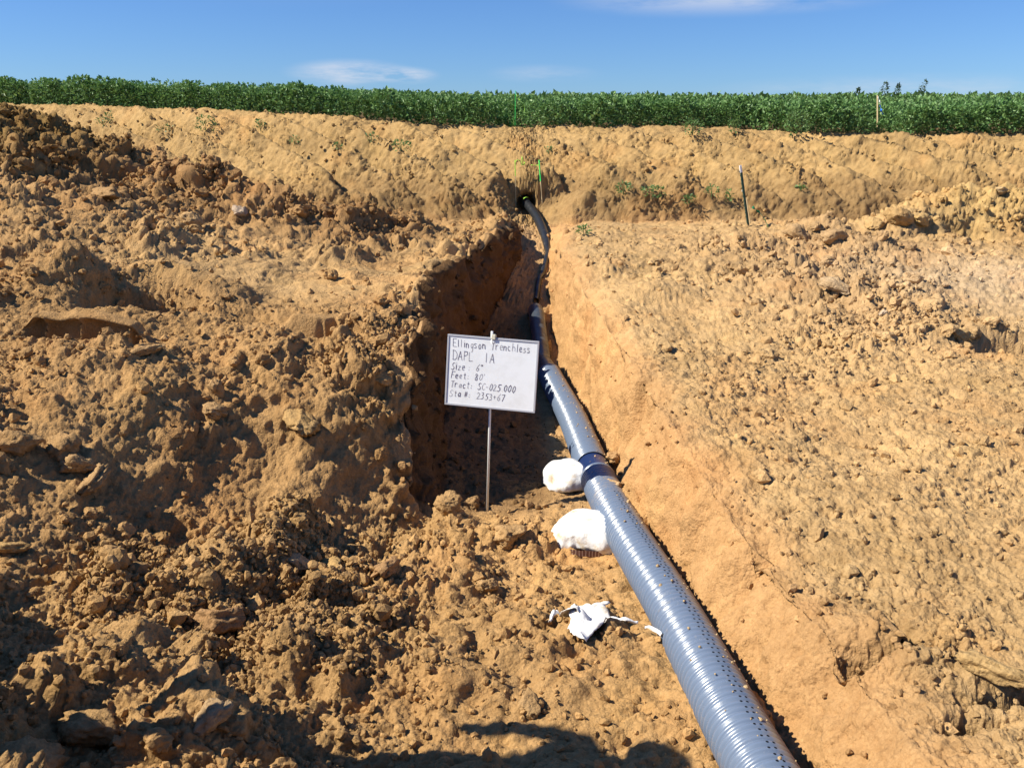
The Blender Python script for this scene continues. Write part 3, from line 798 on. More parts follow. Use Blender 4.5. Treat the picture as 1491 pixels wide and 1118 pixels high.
PIPE_PTS = [(1.10, 2.15, 0.42), (1.01, 3.1, 0.33), (0.915, 4.36, 0.255), (0.78, 5.6, 0.19), (0.69, 6.75, 0.135), (0.615, 8.5, 0.04), (0.50, 9.9, -0.01), (0.455, 10.35, 0.0)]
path, s = catmull(PIPE_PTS, 0.0055)
pipe = empty('corrugated_pipe', (1.06, 3.1, 0.2))
tag(pipe, 'long grey blue corrugated drain pipe with perforations lying in the trench', 'pipe')
def world_child(o, parent):
    o.parent = parent; o.matrix_parent_inverse = Matrix.Translation(-Vector(parent.location))
    return o
y_path = path[:, 1]
PITCH = 0.042
def corrugated(name, mask, label=None):
    p = path[mask]; q = s[mask]
    w = 0.5 + 0.5 * np.cos(2 * np.pi * q / PITCH)
    rad = 0.1315 + 0.0130 * sstep(0.22, 0.72, w)
    V, f, (T, U, R) = tube(p, rad, 56)
    # dust settles on the upper right flank, next to the wall
    ang = np.linspace(0, 360, 56, endpoint=False)
    dust = np.exp(-(np.clip(44 - ang, 0, 360) / 20) ** 2) * (ang < 150) * 0.58
    D = np.repeat(dust[None], len(p), 0).ravel().astype(np.float32)
    yy = np.repeat(p[:, 1], 56)
    D = D + 0.10 * np.exp(-((yy - 6.3) / 0.5) ** 2) + 0.03
    me = mesh_arrays(name, V, f, 4)
    add_colour(me, np.repeat(D[:, None], 3, 1))
    o = world_child(link(name, me, M_PIPE), pipe)
    if label: o['label'] = label
    return T, U, R, p, q
T1, U1, R1, P1, Q1 = corrugated('pipe_section', y_path < 6.66, 'near pipe section with rows of perforations')
corrugated('pipe_section', y_path > 6.94, 'far pipe section running back under the sign')
mk = (y_path >= 6.60) & (y_path <= 7.0)
V, f, _ = tube(path[mk], np.full(mk.sum(), 0.1335), 48)
world_child(link('coupling_band', mesh_arrays('coupling_band', V, f, 4), M_NAVY), pipe)
# smooth reducer where the corrugated pipe ends
rp, rq = catmull([(0.462, 10.28, -0.003), (0.44, 10.5, 0.0), (0.42, 10.72, 0.0), (0.39, 11.0, -0.02)], 0.02)
V, f, _ = tube(rp, np.interp(rq, [0, 0.08, 0.2, 0.7], [0.128, 0.128, 0.112, 0.109]), 36)
world_child(link('pipe_reducer', mesh_arrays('pipe_reducer', V, f, 4), M_SMOOTH), pipe)
# perforations: pairs of round slots pressed in every valley, two staggered rows
hv, hf = [], []
k = 0
for ring in range(int(Q1[-1] / PITCH)):
    qc = ring * PITCH
    j = int(np.argmin(np.abs(Q1 - qc)))
    if P1[j, 1] > 6.0 or P1[j, 1] < 2.3: continue
    for row, deg in enumerate((4, 15)):
        jj = min(len(P1) - 2, j)
        a = math.radians(deg + (1.5 if ring % 2 else -1.5))
        n_dir = math.cos(a) * U1[jj] + math.sin(a) * R1[jj]
        side = np.cross(T1[jj], n_dir)
        c = P1[jj] + n_dir * 0.1456
        ids = []
        for t in range(8):
            th = t * math.pi / 4
            hv.append(c + T1[jj] * math.cos(th) * 0.0062 + side * math.sin(th) * 0.0062 + n_dir * 0.0)
            ids.append(k); k += 1
        hf.append(ids)
me = bpy.data.meshes.new('perforations'); me.from_pydata([tuple(v) for v in hv], [], hf)
ph = world_child(link('perforations', me, M_HOLE), pipe); ph['kind'] = 'stuff'

# dried mud splashes on the pipe
mud_v, mud_f, mo = [], [], 0
IV, IF = ico(1)
for _ in range(170):
    j = RNG.integers(int(len(path) * 0.06), int(len(path) * 0.97))
    a = math.radians(RNG.normal(28, 32)); rr0 = 0.004 + 0.009 * RNG.random() ** 2.5
    Tq = path[min(j + 1, len(path) - 1)] - path[j - 1]; Tq /= np.linalg.norm(Tq)
    Rq = np.cross(Tq, (0, 0, 1)); Rq /= np.linalg.norm(Rq); Uq = np.cross(Rq, Tq)
    nd = math.cos(a) * Uq + math.sin(a) * Rq
    c = path[j] + nd * 0.144
    mud_v.append(c + IV * rr0 * (0.7 + 0.6 * RNG.random((len(IV), 1)))); mud_f.append(IF + mo); mo += len(IV)
mm = mesh_arrays('mud_flecks', np.concatenate(mud_v), np.concatenate(mud_f), 3)
add_colour(mm, np.tile(np.array([[0.55, 0.40, 0.22]], np.float32), (mo, 1)))
mf = link('mud_flecks', mm, M_GROUND)
tag(mf, 'small flecks of dried mud stuck on the corrugated pipe', 'mud flecks', kind='stuff')

# short black pipe that pokes out of the trench floor behind the sign
bp_path, _ = catmull([(0.33, 12.85, 0.20), (0.34, 12.6, 0.34), (0.35, 12.2, 0.33), (0.37, 11.7, 0.16), (0.39, 11.1, -0.01), (0.40, 10.9, -0.01)], 0.02)
V, f, _ = tube(bp_path, np.full(len(bp_path), 0.110), 32)
bpipe = link('black_pipe', mesh_arrays('black_pipe', V, f, 4), M_SMOOTH)
tag(bpipe, 'thick black plastic pipe stub curving up from the trench floor behind the sign', 'pipe')

# hose that comes out of the bore hole in the bank
hose_pts = [(0.26, 17.95, 1.58), (0.28, 17.35, 1.50), (0.36, 17.0, 1.42), (0.48, 16.4, 1.27), (0.57, 15.7, 1.07), (0.60, 15.2, 0.93), (0.60, 14.9, 0.83), (0.52, 14.3, 0.66), (0.43, 13.8, 0.53), (0.38, 13.3, 0.40), (0.36, 13.05, 0.32)]
hp, hq = catmull(hose_pts, 0.02)
gzv = np.array([z_at(p[0], p[1]) for p in hp[::6]])
gzi = np.interp(np.arange(len(hp)), np.arange(0, len(hp), 6), gzv)
tt = sstep(15.8, 14.8, hp[:, 1]) if False else 1 - sstep(14.7, 15.9, hp[:, 1])
rad = 0.080 - 0.038 * tt
vis = np.maximum(hp[:, 2], gzi + 0.02) * (1 - tt) + (gzi + 0.022) * tt
hp[:, 2] = np.where(hp[:, 1] > 17.1, hp[:, 2], vis)
hp[:, 2] = np.convolve(np.pad(hp[:, 2], 4, 'edge'), np.ones(9) / 9, 'valid')
V, f, _ = tube(hp, rad, 28)
hose = link('black_hose', mesh_arrays('black_hose', V, f, 4), M_BLACK)
tag(hose, 'black hose running out of the bore hole in the bank, half buried farther down', 'hose')

# ------------------------------------------------------------------ the sign
M_WHITE, n_, l_, b_ = mat('whiteboard', (0.86, 0.87, 0.90), 0.28, 0.4)
t0_ = n_.new('ShaderNodeTexCoord'); w0_ = noise_node(n_, l_, 6, 6, 0.7, t0_.outputs['Object'])
l_.new(ramp(n_, l_, w0_.outputs[0], (0.80, 0.80, 0.79), (0.90, 0.91, 0.92), 0.28, 0.55), b_.inputs['Base Color'])
M_FRAME, _, _, _ = mat('grey_plastic_edge', (0.50, 0.50, 0.53), 0.4, 0.5)
M_ROD, _, _, _ = mat('galvanised_rod', (0.78, 0.77, 0.74), 0.4, 0.5, 0.0)
M_CLIP, _, _, _ = mat('cream_clip', (0.72, 0.66, 0.50), 0.5, 0.3)
M_INK, _, _, _ = mat('marker_ink', (0.13, 0.10, 0.15), 0.8, 0.1)
SX, SY = -0.195, 6.42
sz = z_at(SX, SY)
sign = empty('whiteboard_sign', (SX, SY, sz))
tag(sign, 'handwritten white board sign on a thin metal rod in the trench', 'sign')
top_z = 1.415
def rod_x(z): return 0.052 * z / 1.4
bm = bmesh.new()
H = top_z - sz
bmesh.ops.create_cone(bm, segments=12, radius1=0.0095, radius2=0.0095, depth=H + 0.10, cap_ends=True,
                      matrix=Matrix.Translation((0.022, 0.004, (H - 0.10) / 2)) @ Matrix.Rotation(0.033, 4, 'Y'))
from_bm('rod', bm, M_ROD, sign, True)
board = empty('board', (0.040, -0.028, H - 0.315), (math.radians(-7), math.radians(1.9), math.radians(-12)))
board.parent = sign
BW, BH = 0.685, 0.525
def shape_box(name, c, s_, m, parent, bev=0.002):
    bm = bmesh.new(); box(bm, c, s_)
    bmesh.ops.bevel(bm, geom=bm.edges[:], offset=bev, segments=2, affect='EDGES')
    return from_bm(name, bm, m, parent)
shape_box('panel', (0, 0, 0), (BW - 0.01, 0.008, BH - 0.01), M_WHITE, board, 0.001)
for c, s_ in (((0, -0.001, BH / 2), (BW + 0.014, 0.016, 0.014)), ((0, -0.001, -BH / 2), (BW + 0.014, 0.016, 0.014)),
              ((-BW / 2, -0.001, 0), (0.014, 0.0165, BH - 0.0145)), ((BW / 2, -0.001, 0), (0.014, 0.0165, BH - 0.0145))):
    shape_box('frame_strip', c, s_, M_FRAME, board)
shape_box('clip', (0.005, -0.004, BH / 2 + 0.012), (0.034, 0.030, 0.042), M_CLIP, board, 0.005)

GL = {  # stroke letters on a unit box: x 0..1, y 0..1 (lower case about 0.6 high), polylines
 'E': [[(1, 1), (0, 1), (0, 0), (1, 0)], [(0, .5), (.7, .52)]], 'l': [[(.5, 1), (.5, 0)]], 'i': [[(.5, .6), (.5, 0)], [(.5, .8), (.5, .85)]],
 'n': [[(0, .6), (.05, 0)], [(.05, .4), (.4, .6), (.8, .5), (.85, 0)]], 'g': [[(.85, .5), (.4, .6), (.1, .3), (.4, 0), (.85, .2), (.85, .6), (.85, -.5), (.5, -.6)]],
 's': [[(.85, .55), (.3, .6), (.2, .4), (.75, .25), (.7, .03), (.1, 0)]], 'o': [[(.5, .6), (.1, .35), (.25, .02), (.7, .03), (.85, .35), (.5, .6)]],
 'T': [[(0, .95), (1, 1)], [(.5, .97), (.35, 0)]], 'r': [[(.1, .6), (.15, 0)], [(.15, .4), (.5, .6), (.85, .55)]],
 'e': [[(.1, .3), (.85, .35), (.7, .6), (.3, .58), (.1, .3), (.3, .02), (.85, .05)]], 'c': [[(.85, .52), (.4, .6), (.1, .3), (.35, .02), (.85, .06)]],
 'h': [[(.1, 1), (.1, 0)], [(.1, .4), (.5, .6), (.85, .4), (.85, 0)]], 'D': [[(.08, 1), (.1, 0)], [(0, .98), (.6, .95), (1, .6), (.95, .2), (.6, 0), (0, 0)]],
 'A': [[(0, 0), (.5, 1), (1, 0)], [(.15, .4), (.85, .4)]], 'P': [[(.1, 1), (.1, 0)], [(0, .98), (.8, .95), (.9, .65), (.5, .5), (.1, .5)]],
 'L': [[(.1, 1), (.1, 0), (.95, .02)]], 'I': [[(.5, 1), (.45, 0)]], 'S': [[(.9, .9), (.5, 1), (.15, .8), (.3, .55), (.8, .35), (.75, .08), (.3, -.02), (0, .12)]],
 'z': [[(.1, .55), (.8, .6), (.1, .02), (.9, .04)]], ':': [[(.5, .5), (.5, .44)], [(.5, .12), (.5, .06)]],
 '6': [[(.85, 1), (.3, .6), (.1, .2), (.4, 0), (.8, .15), (.75, .45), (.2, .4)]], '"': [[(.3, 1), (.25, .82)], [(.7, 1), (.65, .82)]], "'": [[(.5, 1), (.4, .8)]],
 'F': [[(.1, 1), (.05, 0)], [(0, .98), (.95, 1)], [(.1, .52), (.7, .54)]], 't': [[(.5, .95), (.5, .05), (.8, 0)], [(.15, .65), (.85, .65)]],
 '8': [[(.8, .9), (.4, 1), (.2, .8), (.75, .35), (.7, .02), (.2, 0), (.15, .3), (.8, .75), (.8, .9)]], '0': [[(.6, 1), (.2, .75), (.1, .2), (.45, 0), (.85, .3), (.9, .8), (.6, 1)]],
 'a': [[(.8, .5), (.4, .6), (.1, .3), (.35, .02), (.8, .2), (.8, .6), (.85, 0)]], 'C': [[(.95, .9), (.5, 1), (.1, .6), (.15, .15), (.5, 0), (.95, .1)]],
 '-': [[(.2, .45), (.8, .47)]], '2': [[(.1, .8), (.4, 1), (.8, .85), (.6, .45), (.05, 0), (.95, .03)]], '5': [[(.95, 1), (.3, .98), (.2, .6), (.7, .55), (.8, .2), (.5, 0), (.05, .05)]],
 '.': [[(.45, .02), (.55, .05)]], '#': [[(.35, .9), (.2, .1)], [(.75, .9), (.6, .1)], [(.1, .62), (.95, .64)], [(.05, .35), (.9, .37)]],
 '3': [[(.15, .95), (.7, 1), (.75, .7), (.4, .55), (.8, .4), (.7, .05), (.1, .0)]], '+': [[(.5, .75), (.45, .2)], [(.1, .48), (.9, .5)]], '7': [[(.1, .95), (.9, 1), (.35, 0)]],
}
LINES = [  # text, left, baseline, cap height, advance, slant
    ('Ellingson  Trenchless', 0.040, 0.083, 0.056, 0.0312, 0.0), ('DAPL   IA', 0.040, 0.182, 0.072, 0.0415, 0.0),
    ('Size :  6"', 0.033, 0.258, 0.054, 0.0300, 0.12), ("Feet:  80'", 0.033, 0.322, 0.050, 0.0312, 0.10),
    ('Tract:  SC-025.000', 0.033, 0.392, 0.050, 0.0302, 0.12), ('Sta #:  2353+67', 0.028, 0.464, 0.048, 0.0318, 0.12)]
tv, tf = [], []
def stroke(a, b, w=0.0017):
    a, b = np.array(a), np.array(b); d = b - a; L = np.linalg.norm(d)
    if L < 1e-6: return
    d /= L; nrm = np.array([-d[1], d[0]]) * w; a = a - d * w * 0.7; b = b + d * w * 0.7
    k = len(tv)
    # a slightly raised ink line, its depth varies a hair so that crossings never coincide
    y = -0.0052 - 0.00002 * (k % 37)
    for p in (a - nrm, b - nrm, b + nrm, a + nrm): tv.append((float(p[0]), y, float(p[1])))
    tf.append((k, k + 1, k + 2, k + 3))
for text, x0, base, cap, adv, sl in LINES:
    x = x0
    for ch in text:
        if ch != ' ':
            wide = adv * (0.82 if ch.isupper() or ch.isdigit() else 0.74)
            if ch in "l'i:.": wide = adv * 0.5
            jx, jy = random.uniform(-1, 1) * 0.0022, random.uniform(-1, 1) * 0.0026; ss = random.uniform(0.93, 1.08); rt = random.uniform(-0.06, 0.06); lw = random.uniform(0.0011, 0.0021)
            for pl in GL[ch]:
                pts = [(-BW / 2 + x + px_ * wide * ss + (sl + rt) * cap * py_ + jx + random.uniform(-1, 1) * 0.0004, BH / 2 - base + py_ * cap * ss + rt * 0.3 * px_ * wide + jy + random.uniform(-1, 1) * 0.0006) for px_, py_ in pl]
                for a, b in zip(pts[:-1], pts[1:]): stroke(a, b, lw * random.uniform(0.8, 1.2))
            x += adv * (0.72 if ch in "l'i:." else 1.0)
        else: x += adv * 0.62
me = bpy.data.meshes.new('handwriting'); me.from_pydata(tv, [], tf)
link('handwriting', me, M_INK, board)['kind'] = 'stuff'

# ------------------------------------------------------------------ sandbags and rag
def fabric(name, colr):
    m, n, l, b = mat(name, colr, 0.75, 0.25)
    t = n.new('ShaderNodeTexCoord')
    nn = noise_node(n, l, 7, 6, 0.65, t.outputs['Object'])
    l.new(ramp(n, l, nn.outputs[0], (0.58, 0.44, 0.27), colr, 0.33, 0.47), b.inputs['Base Color'])
    n2 = noise_node(n, l, 16, 5, 0.6, t.outputs['Object'])
    bp = n.new('ShaderNodeBump'); bp.inputs['Strength'].default_value = 0.5; bp.inputs['Distance'].default_value = 0.02
    l.new(n2.outputs[0], bp.inputs['Height']); l.new(bp.outputs[0], b.inputs['Normal'])
    return m
M_BAG = fabric('white_woven_bag', (0.84, 0.83, 0.81))
M_RAG = fabric('white_cloth', (0.82, 0.80, 0.77))
M_PRINT, n_, l_, b_ = mat('brown_bag_print', (0.22, 0.12, 0.09), 0.7, 0.2)
t_ = n_.new('ShaderNodeTexCoord'); wv = n_.new('ShaderNodeTexWave'); wv.inputs['Scale'].default_value = 14; wv.inputs['Distortion'].default_value = 2
l_.new(t_.outputs['Object'], wv.inputs['Vector'])
l_.new(ramp(n_, l_, wv.outputs[0], (0.20, 0.11, 0.09), (0.6, 0.5, 0.42), 0.82, 0.95), b_.inputs['Base Color'])
def sandbag(name, loc, size, rotz, seed, label, corner=None):
    root = empty(name, loc, (0, 0, rotz)); tag(root, label, 'sandbag')
    V, Fc = ico(5)
    e = 0.72
    V = np.sign(V) * np.abs(V) ** e
    V = V * np.array(size, np.float32)
    V[:, 2] = np.where(V[:, 2] < 0, V[:, 2] * 0.6, V[:, 2])
    nrm = V / np.linalg.norm(V, axis=1)[:, None]
    # creases gather towards the ends
    w = fbm((V * np.array([0.6, 1.5, 1.3])).astype(np.float32), 6, 3, seed, 0.55, True)
    lo = fbm(V.astype(np.float32), 4.0, 2, seed + 3)
    V = V + nrm * (0.008 * w + 0.026 * lo)[:, None]
    cr = fbm((V * np.array([1, 1, 0.25])).astype(np.float32), 17, 2, seed + 8, 0.5, True)
    V = V + nrm * (0.011 * cr * np.clip(0.75 - V[:, 2] / size[2], 0, 1))[:, None]
    V[:, 2] -= 0.35 * np.clip(np.abs(V[:, 0]) - size[0] * 0.45, 0, 1)
    if corner:
        c = np.array(corner); d = np.linalg.norm(V - c, axis=1); k = np.exp(-(d / 0.07) ** 2)[:, None]
        V = V * (1 - k * 0.5) + (c * 1.25) * k * 0.5
    b = link('sack', mesh_arrays('sack', V.astype(np.float32), Fc, 3), M_BAG, root)
    return root
sb1 = sandbag('sandbag', (0.47, 6.86, z_at(0.40, 6.8) + 0.06), (0.19, 0.21, 0.125), 0.3, 4, 'farther white sandbag under the pipe near its blue band', (-0.19, -0.05, 0.12))
sb2 = sandbag('sandbag', (0.54, 5.74, z_at(0.45, 5.7) + 0.06), (0.24, 0.20, 0.140), -0.1, 9, 'nearer white sandbag under the pipe with a brown print along its foot')
# printed foot of the near bag: a strip that wraps its front, lying 3 mm proud
pv, pf = [], []
for k2 in range(17):
    a = math.radians(-112 + k2 * 4.4)
    for zz, rr2 in ((-0.075, 0.985), (-0.025, 1.035)):
        pv.append((0.225 * math.copysign(abs(math.cos(a)) ** 0.7, math.cos(a)) * rr2, 0.222 * math.copysign(abs(math.sin(a)) ** 0.7, math.sin(a)) * rr2, zz))
    if k2: b0 = 2 * k2; pf.append((b0 - 2, b0, b0 + 1, b0 - 1))
me = bpy.data.meshes.new('printed_strip'); me.from_pydata(pv, [], pf)
link('printed_strip', me, M_PRINT, sb2)
def rag():
    bm = bmesh.new()
    def lobe(pts, widths, n=26, m=10, amp=0.018, seed=0):
        c, _ = catmull([(x, y, 0) for x, y in pts], 0.012)
        n = len(c); W = np.interp(np.linspace(0, 1, n), np.linspace(0, 1, len(widths)), widths)
        T = np.gradient(c, axis=0); T /= np.linalg.norm(T, axis=1)[:, None]
        S = np.stack([-T[:, 1], T[:, 0], T[:, 2] * 0], 1)
        u = np.linspace(-1, 1, m)
        P = c[:, None] + S[:, None] * (W[:, None] * u[None])[:, :, None]
        Q = P.reshape(-1, 3).astype(np.float32)
        h = 0.012 + 0.6 * amp * fbm(Q, 13, 2, seed, 0.5, True) + 0.014 * (1 - (np.tile(u, n)) ** 2)
        Q[:, :2] += 0.012 * np.stack([vnoise(Q * 22, seed + 1), vnoise(Q * 22, seed + 2)], 1)
        for q, hh in zip(Q, h):
            r_ = int(np.argmin(np.abs(ROWS - q[1]))); w_ = GPg[r_ - 8:r_ + 9]
            zz_ = w_[:, :, 2][(w_[:, :, 0] - q[0]) ** 2 + (w_[:, :, 1] - q[1]) ** 2 < 0.07 ** 2]
            q[2] = float(np.percentile(zz_, 90)) + 0.014 + max(0.004, hh)
        vs = [bm.verts.new(q) for q in Q]
        for a in range(n - 1):
            for b in range(m - 1):
                bm.faces.new((vs[a * m + b], vs[(a + 1) * m + b], vs[(a + 1) * m + b + 1], vs[a * m + b + 1]))
    lobe([(0.29, 4.50), (0.35, 4.46), (0.42, 4.52), (0.50, 4.62), (0.57, 4.66)], [0.05, 0.10, 0.085, 0.05, 0.018], seed=3)
    lobe([(0.33, 4.30), (0.345, 4.38), (0.38, 4.47), (0.40, 4.58), (0.37, 4.66)], [0.055, 0.085, 0.09, 0.07, 0.025], seed=9, amp=0.04)
    lobe([(0.40, 4.50), (0.48, 4.42), (0.55, 4.33), (0.62, 4.27), (0.69, 4.26)], [0.07, 0.06, 0.04, 0.028, 0.012], seed=5)
    lobe([(0.36, 4.08), (0.38, 4.18), (0.42, 4.30), (0.40, 4.42)], [0.03, 0.085, 0.10, 0.07], seed=12, amp=0.03)
    lobe([(0.72, 4.23), (0.76, 4.17), (0.80, 4.12)], [0.008, 0.016, 0.01], seed=6, m=6, amp=0.006)
    lobe([(0.20, 4.30), (0.235, 4.38), (0.27, 4.46)], [0.006, 0.015, 0.02], seed=7, m=6, amp=0.008)
    o = from_bm('white_rag', bm, M_RAG, None, True)
    sm = o.modifiers.new('thickness', 'SOLIDIFY'); sm.thickness = 0.003
    tag(o, 'torn white rag crumpled on the pit floor beside the pipe', 'rag')
rag()

# ------------------------------------------------------------------ stakes, posts and ribbons
def wood(name, colr):
    m, n, l, b = mat(name, colr, 0.7, 0.2)
    t = n.new('ShaderNodeTexCoord'); mpp = n.new('ShaderNodeMapping'); mpp.inputs['Scale'].default_value = (60, 60, 5)
    l.new(t.outputs['Object'], mpp.inputs['Vector'])
    nn = noise_node(n, l, 1.5, 4, 0.6, mpp.outputs[0])
    l.new(ramp(n, l, nn.outputs[0], tuple(c * 0.75 for c in colr), tuple(min(1, c * 1.15) for c in colr)), b.inputs['Base Color'])
    return m
M_WOOD = wood('pale_wood', (0.62, 0.48, 0.27))
M_GPAINT = wood('bright_green_paint', (0.06, 0.85, 0.16))
M_YG, _, _, _ = mat('yellow_green_ribbon', (0.45, 0.85, 0.10), 0.5, 0.3)
M_GRIB, _, _, _ = mat('green_ribbon', (0.01, 0.22, 0.09), 0.5, 0.3)
M_BRIB, _, _, _ = mat('blue_ribbon', (0.02, 0.16, 0.72), 0.5, 0.3)
M_WRIB, _, _, _ = mat('white_ribbon', (0.8, 0.8, 0.8), 0.5, 0.3)
M_TPOST, _, _, _ = mat('dark_green_post_paint', (0.018, 0.07, 0.055), 0.5, 0.4)
M_TPW, _, _, _ = mat('white_post_tip', (0.85, 0.85, 0.85), 0.5, 0.4)
def lean_empty(name, base, top):
    d = Vector(top) - Vector(base)
    o = empty(name, base); o.rotation_mode = 'QUATERNION'; o.rotation_quaternion = d.to_track_quat('Z', 'Y')
    return o, d.length
def pt(px, py, y):
    a = math.radians(16); u, v = (px - 745.5) / 1289, (559 - py) / 1289
    d = Vector((u, math.cos(a) + v * math.sin(a), -math.sin(a) + v * math.cos(a)))
    t = y / d.y
    return (d.x * t, y, CAM_Z + d.z * t)
def ribbon(name, pts, w, m, parent, local=True):
    c, _ = catmull(pts, 0.02)
    bm = bmesh.new(); prev = None
    for k3, p in enumerate(c):
        tw = k3 * 0.5
        off = Vector((math.cos(tw) * 0.35, math.sin(tw), 0.55 * math.cos(tw * 0.6))).normalized() * w * (0.7 + 0.3 * math.sin(k3 * 1.3))
        a, b = bm.verts.new(Vector(p) - off / 2), bm.verts.new(Vector(p) + off / 2)
        if prev: bm.faces.new((prev[0], a, b, prev[1]))
        prev = (a, b)
    o = from_bm(name, bm, m, None, True)
    sm = o.modifiers.new('thickness', 'SOLIDIFY'); sm.thickness = 0.002
    if parent is not None:
        bpy.context.view_layer.update()
        o.parent = parent; o.matrix_parent_inverse = parent.matrix_world.inverted()
    return o
def lath(name, base, top, w, m_low, m_high, split, label):
    o, L = lean_empty(name, base, top); tag(o, label, 'stake')
    bm = bmesh.new(); box(bm, (0, 0, (L * split - 0.25) / 2), (w, 0.012, L * split + 0.25)); bmesh.ops.bevel(bm, geom=bm.edges[:], offset=0.002, segments=1, affect='EDGES')
    from_bm('shaft', bm, m_low, o)
    if split < 1:
        bm = bmesh.new(); box(bm, (0, 0, (L + L * split) / 2), (w + 0.002, 0.014, L * (1 - split))); bmesh.ops.bevel(bm, geom=bm.edges[:], offset=0.002, segments=1, affect='EDGES')
        from_bm('painted_top', bm, m_high, o)
    return o
# T post with a white tip
g = from_view(1088, 325); gyv = float(GP[g, 1])
gyv = min(gyv, 16.3)
base = pt(1088, 324, gyv); top = pt(1077, 241, gyv)
tp, L = lean_empty('fence_post', base, top)
tag(tp, 'leaning dark green steel fence post with a white tip at the foot of the bank', 'post')
bm = bmesh.new(); box(bm, (0, 0, (L - 0.12) / 2 - 0.15), (0.045, 0.007, L - 0.12 + 0.3)); box(bm, (0, 0.018, (L - 0.12) / 2 - 0.15), (0.008, 0.03, L - 0.121 + 0.3))
from_bm('shaft', bm, M_TPOST, tp)
bm = bmesh.new(); box(bm, (0, 0, L - 0.06), (0.046, 0.008, 0.12)); box(bm, (0, 0.018, L - 0.06), (0.009, 0.031, 0.119))
from_bm('white_tip', bm, M_TPW, tp)
for k4 in range(12):
    bm = bmesh.new(); box(bm, (0, -0.007, 0.1 + k4 * 0.07), (0.012, 0.009, 0.018)); from_bm('stud', bm, M_TPOST, tp)
bm = bmesh.new(); box(bm, (-0.028, -0.006, L * 0.56), (0.016, 0.014, 0.03)); from_bm('wire_clip', bm, M_ROD, tp)
lath('wooden_stake', pt(1092, 322, gyv + 0.1), pt(1087, 288, gyv + 0.1), 0.035, M_WOOD, M_WOOD, 1, 'short pale wooden stake just behind the dark green fence post')
gr = ribbon('green_ribbon', [pt(1096, 301, gyv), pt(1106, 309, gyv - 0.02), pt(1113, 318, gyv - 0.03), pt(1117, 327, gyv - 0.05), pt(1119, 334, gyv - 0.08)], 0.07, M_GRIB, None)
tag(gr, 'dark green plastic ribbon trailing on the soil right of the fence post', 'ribbon')
# stake in the crop with green paint
def field_pt(px, py, y): return pt(px, py, y)
s1 = lath('green_stake', pt(750, 182, 19.72), pt(750.5, 132, 19.72), 0.075, M_GPAINT, M_GPAINT, 1, 'bright green stake standing in the crop above the bore hole')
ribbon('ribbon', [pt(752, 138, 19.68), pt(757, 146, 19.66), pt(763, 154, 19.64), pt(764, 165, 19.62)], 0.03, M_YG, s1)
# stakes on the bank above the hole
def bank_stake(name, px0, py0, px1, py1, w, m_low, m_high, split, label):
    g = from_view(px0, py0); y = float(GP[g, 1])
    return lath(name, pt(px0, py0, y), pt(px1, py1, y - 0.02), w, m_low, m_high, split, label), y
s2, y2 = bank_stake('green_topped_stake', 789, 291, 785, 233, 0.034, M_WOOD, M_GPAINT, 0.47, 'thin leaning stake with green painted top right of the bore hole')
ribbon('ribbon', [pt(785, 240, y2 - .03), pt(779, 241, y2 - .05), pt(773, 240, y2 - .05)], 0.025, M_YG, s2)
s3, y3 = bank_stake('marker_stake', 751, 291, 750, 233, 0.011, M_WOOD, M_YG, 0.6, 'leftmost thin yellow green marker stake above the bore hole')
ribbon('ribbon', [pt(750, 236, y3 - .03), pt(755, 232, y3 - .06), pt(761, 240, y3 - .05), pt(766, 236, y3 - .05), pt(770, 243, y3 - .05)], 0.03, M_YG, s3)
s4, y4 = bank_stake('marker_stake', 760, 288, 760, 227, 0.011, M_WOOD, M_YG, 0.6, 'thin yellow green marker stake between the leftmost one and the green topped stake')
ribbon('ribbon', [pt(760, 229, y4 - .03), pt(764, 240, y4 - .06), pt(759, 250, y4 - .05), pt(768, 257, y4 - .05)], 0.03, M_YG, s4)
gc = ribbon('green_ribbon', [pt(762, 289, 17.15), pt(766, 287, 17.1), pt(770, 288, 17.12)], 0.03, M_YG, None)
tag(gc, 'bright green scrap of ribbon on the lip of the bore hole', 'ribbon')
s5 = lath('wooden_stake', pt(1278, 190, 20.0), pt(1278, 139, 20.0), 0.055, M_WOOD, M_WOOD, 1, 'pale wooden stake with blue ribbon standing in the crop at right')
ribbon('blue_ribbon', [pt(1282, 153, 19.95), pt(1284, 161, 19.9), pt(1286, 167, 19.9)], 0.055, M_BRIB, s5)
ribbon('white_ribbon', [pt(1279, 141, 19.95), pt(1281, 147, 19.9), pt(1283, 154, 19.9)], 0.035, M_WRIB, s5)

# ------------------------------------------------------------------ plants
def leaf_material(name, c0, c1):
    m, n, l, b = mat(name, c0, 0.5, 0.4)
    a = n.new('ShaderNodeAttribute'); a.attribute_name = 'soil'
    mx = n.new('ShaderNodeMix'); mx.data_type = 'RGBA'
    mx.inputs[6].default_value = (*c0, 1); mx.inputs[7].default_value = (*c1, 1)
    l.new(a.outputs['Fac'], mx.inputs['Factor']); l.new(mx.outputs[2], b.inputs['Base Color'])
    tr = n.new('ShaderNodeBsdfTranslucent'); l.new(mx.outputs[2], tr.inputs['Color'])
    ms = n.new('ShaderNodeMixShader'); ms.inputs[0].default_value = 0.25
    out = n['Material Output']
    l.new(b.outputs[0], ms.inputs[1]); l.new(tr.outputs[0], ms.inputs[2]); l.new(ms.outputs[0], out.inputs['Surface'])
    return m
M_LEAF = leaf_material('soybean_leaf', (0.068, 0.165, 0.038), (0.25, 0.41, 0.13))
M_DARKWEED = leaf_material('dark_weed_leaf', (0.04, 0.08, 0.03), (0.08, 0.13, 0.05))
M_WEED = leaf_material('weed_leaf', (0.09, 0.19, 0.05), (0.20, 0.33, 0.11))
M_STEM, _, _, _ = mat('green_stem', (0.10, 0.15, 0.05), 0.7, 0.2)
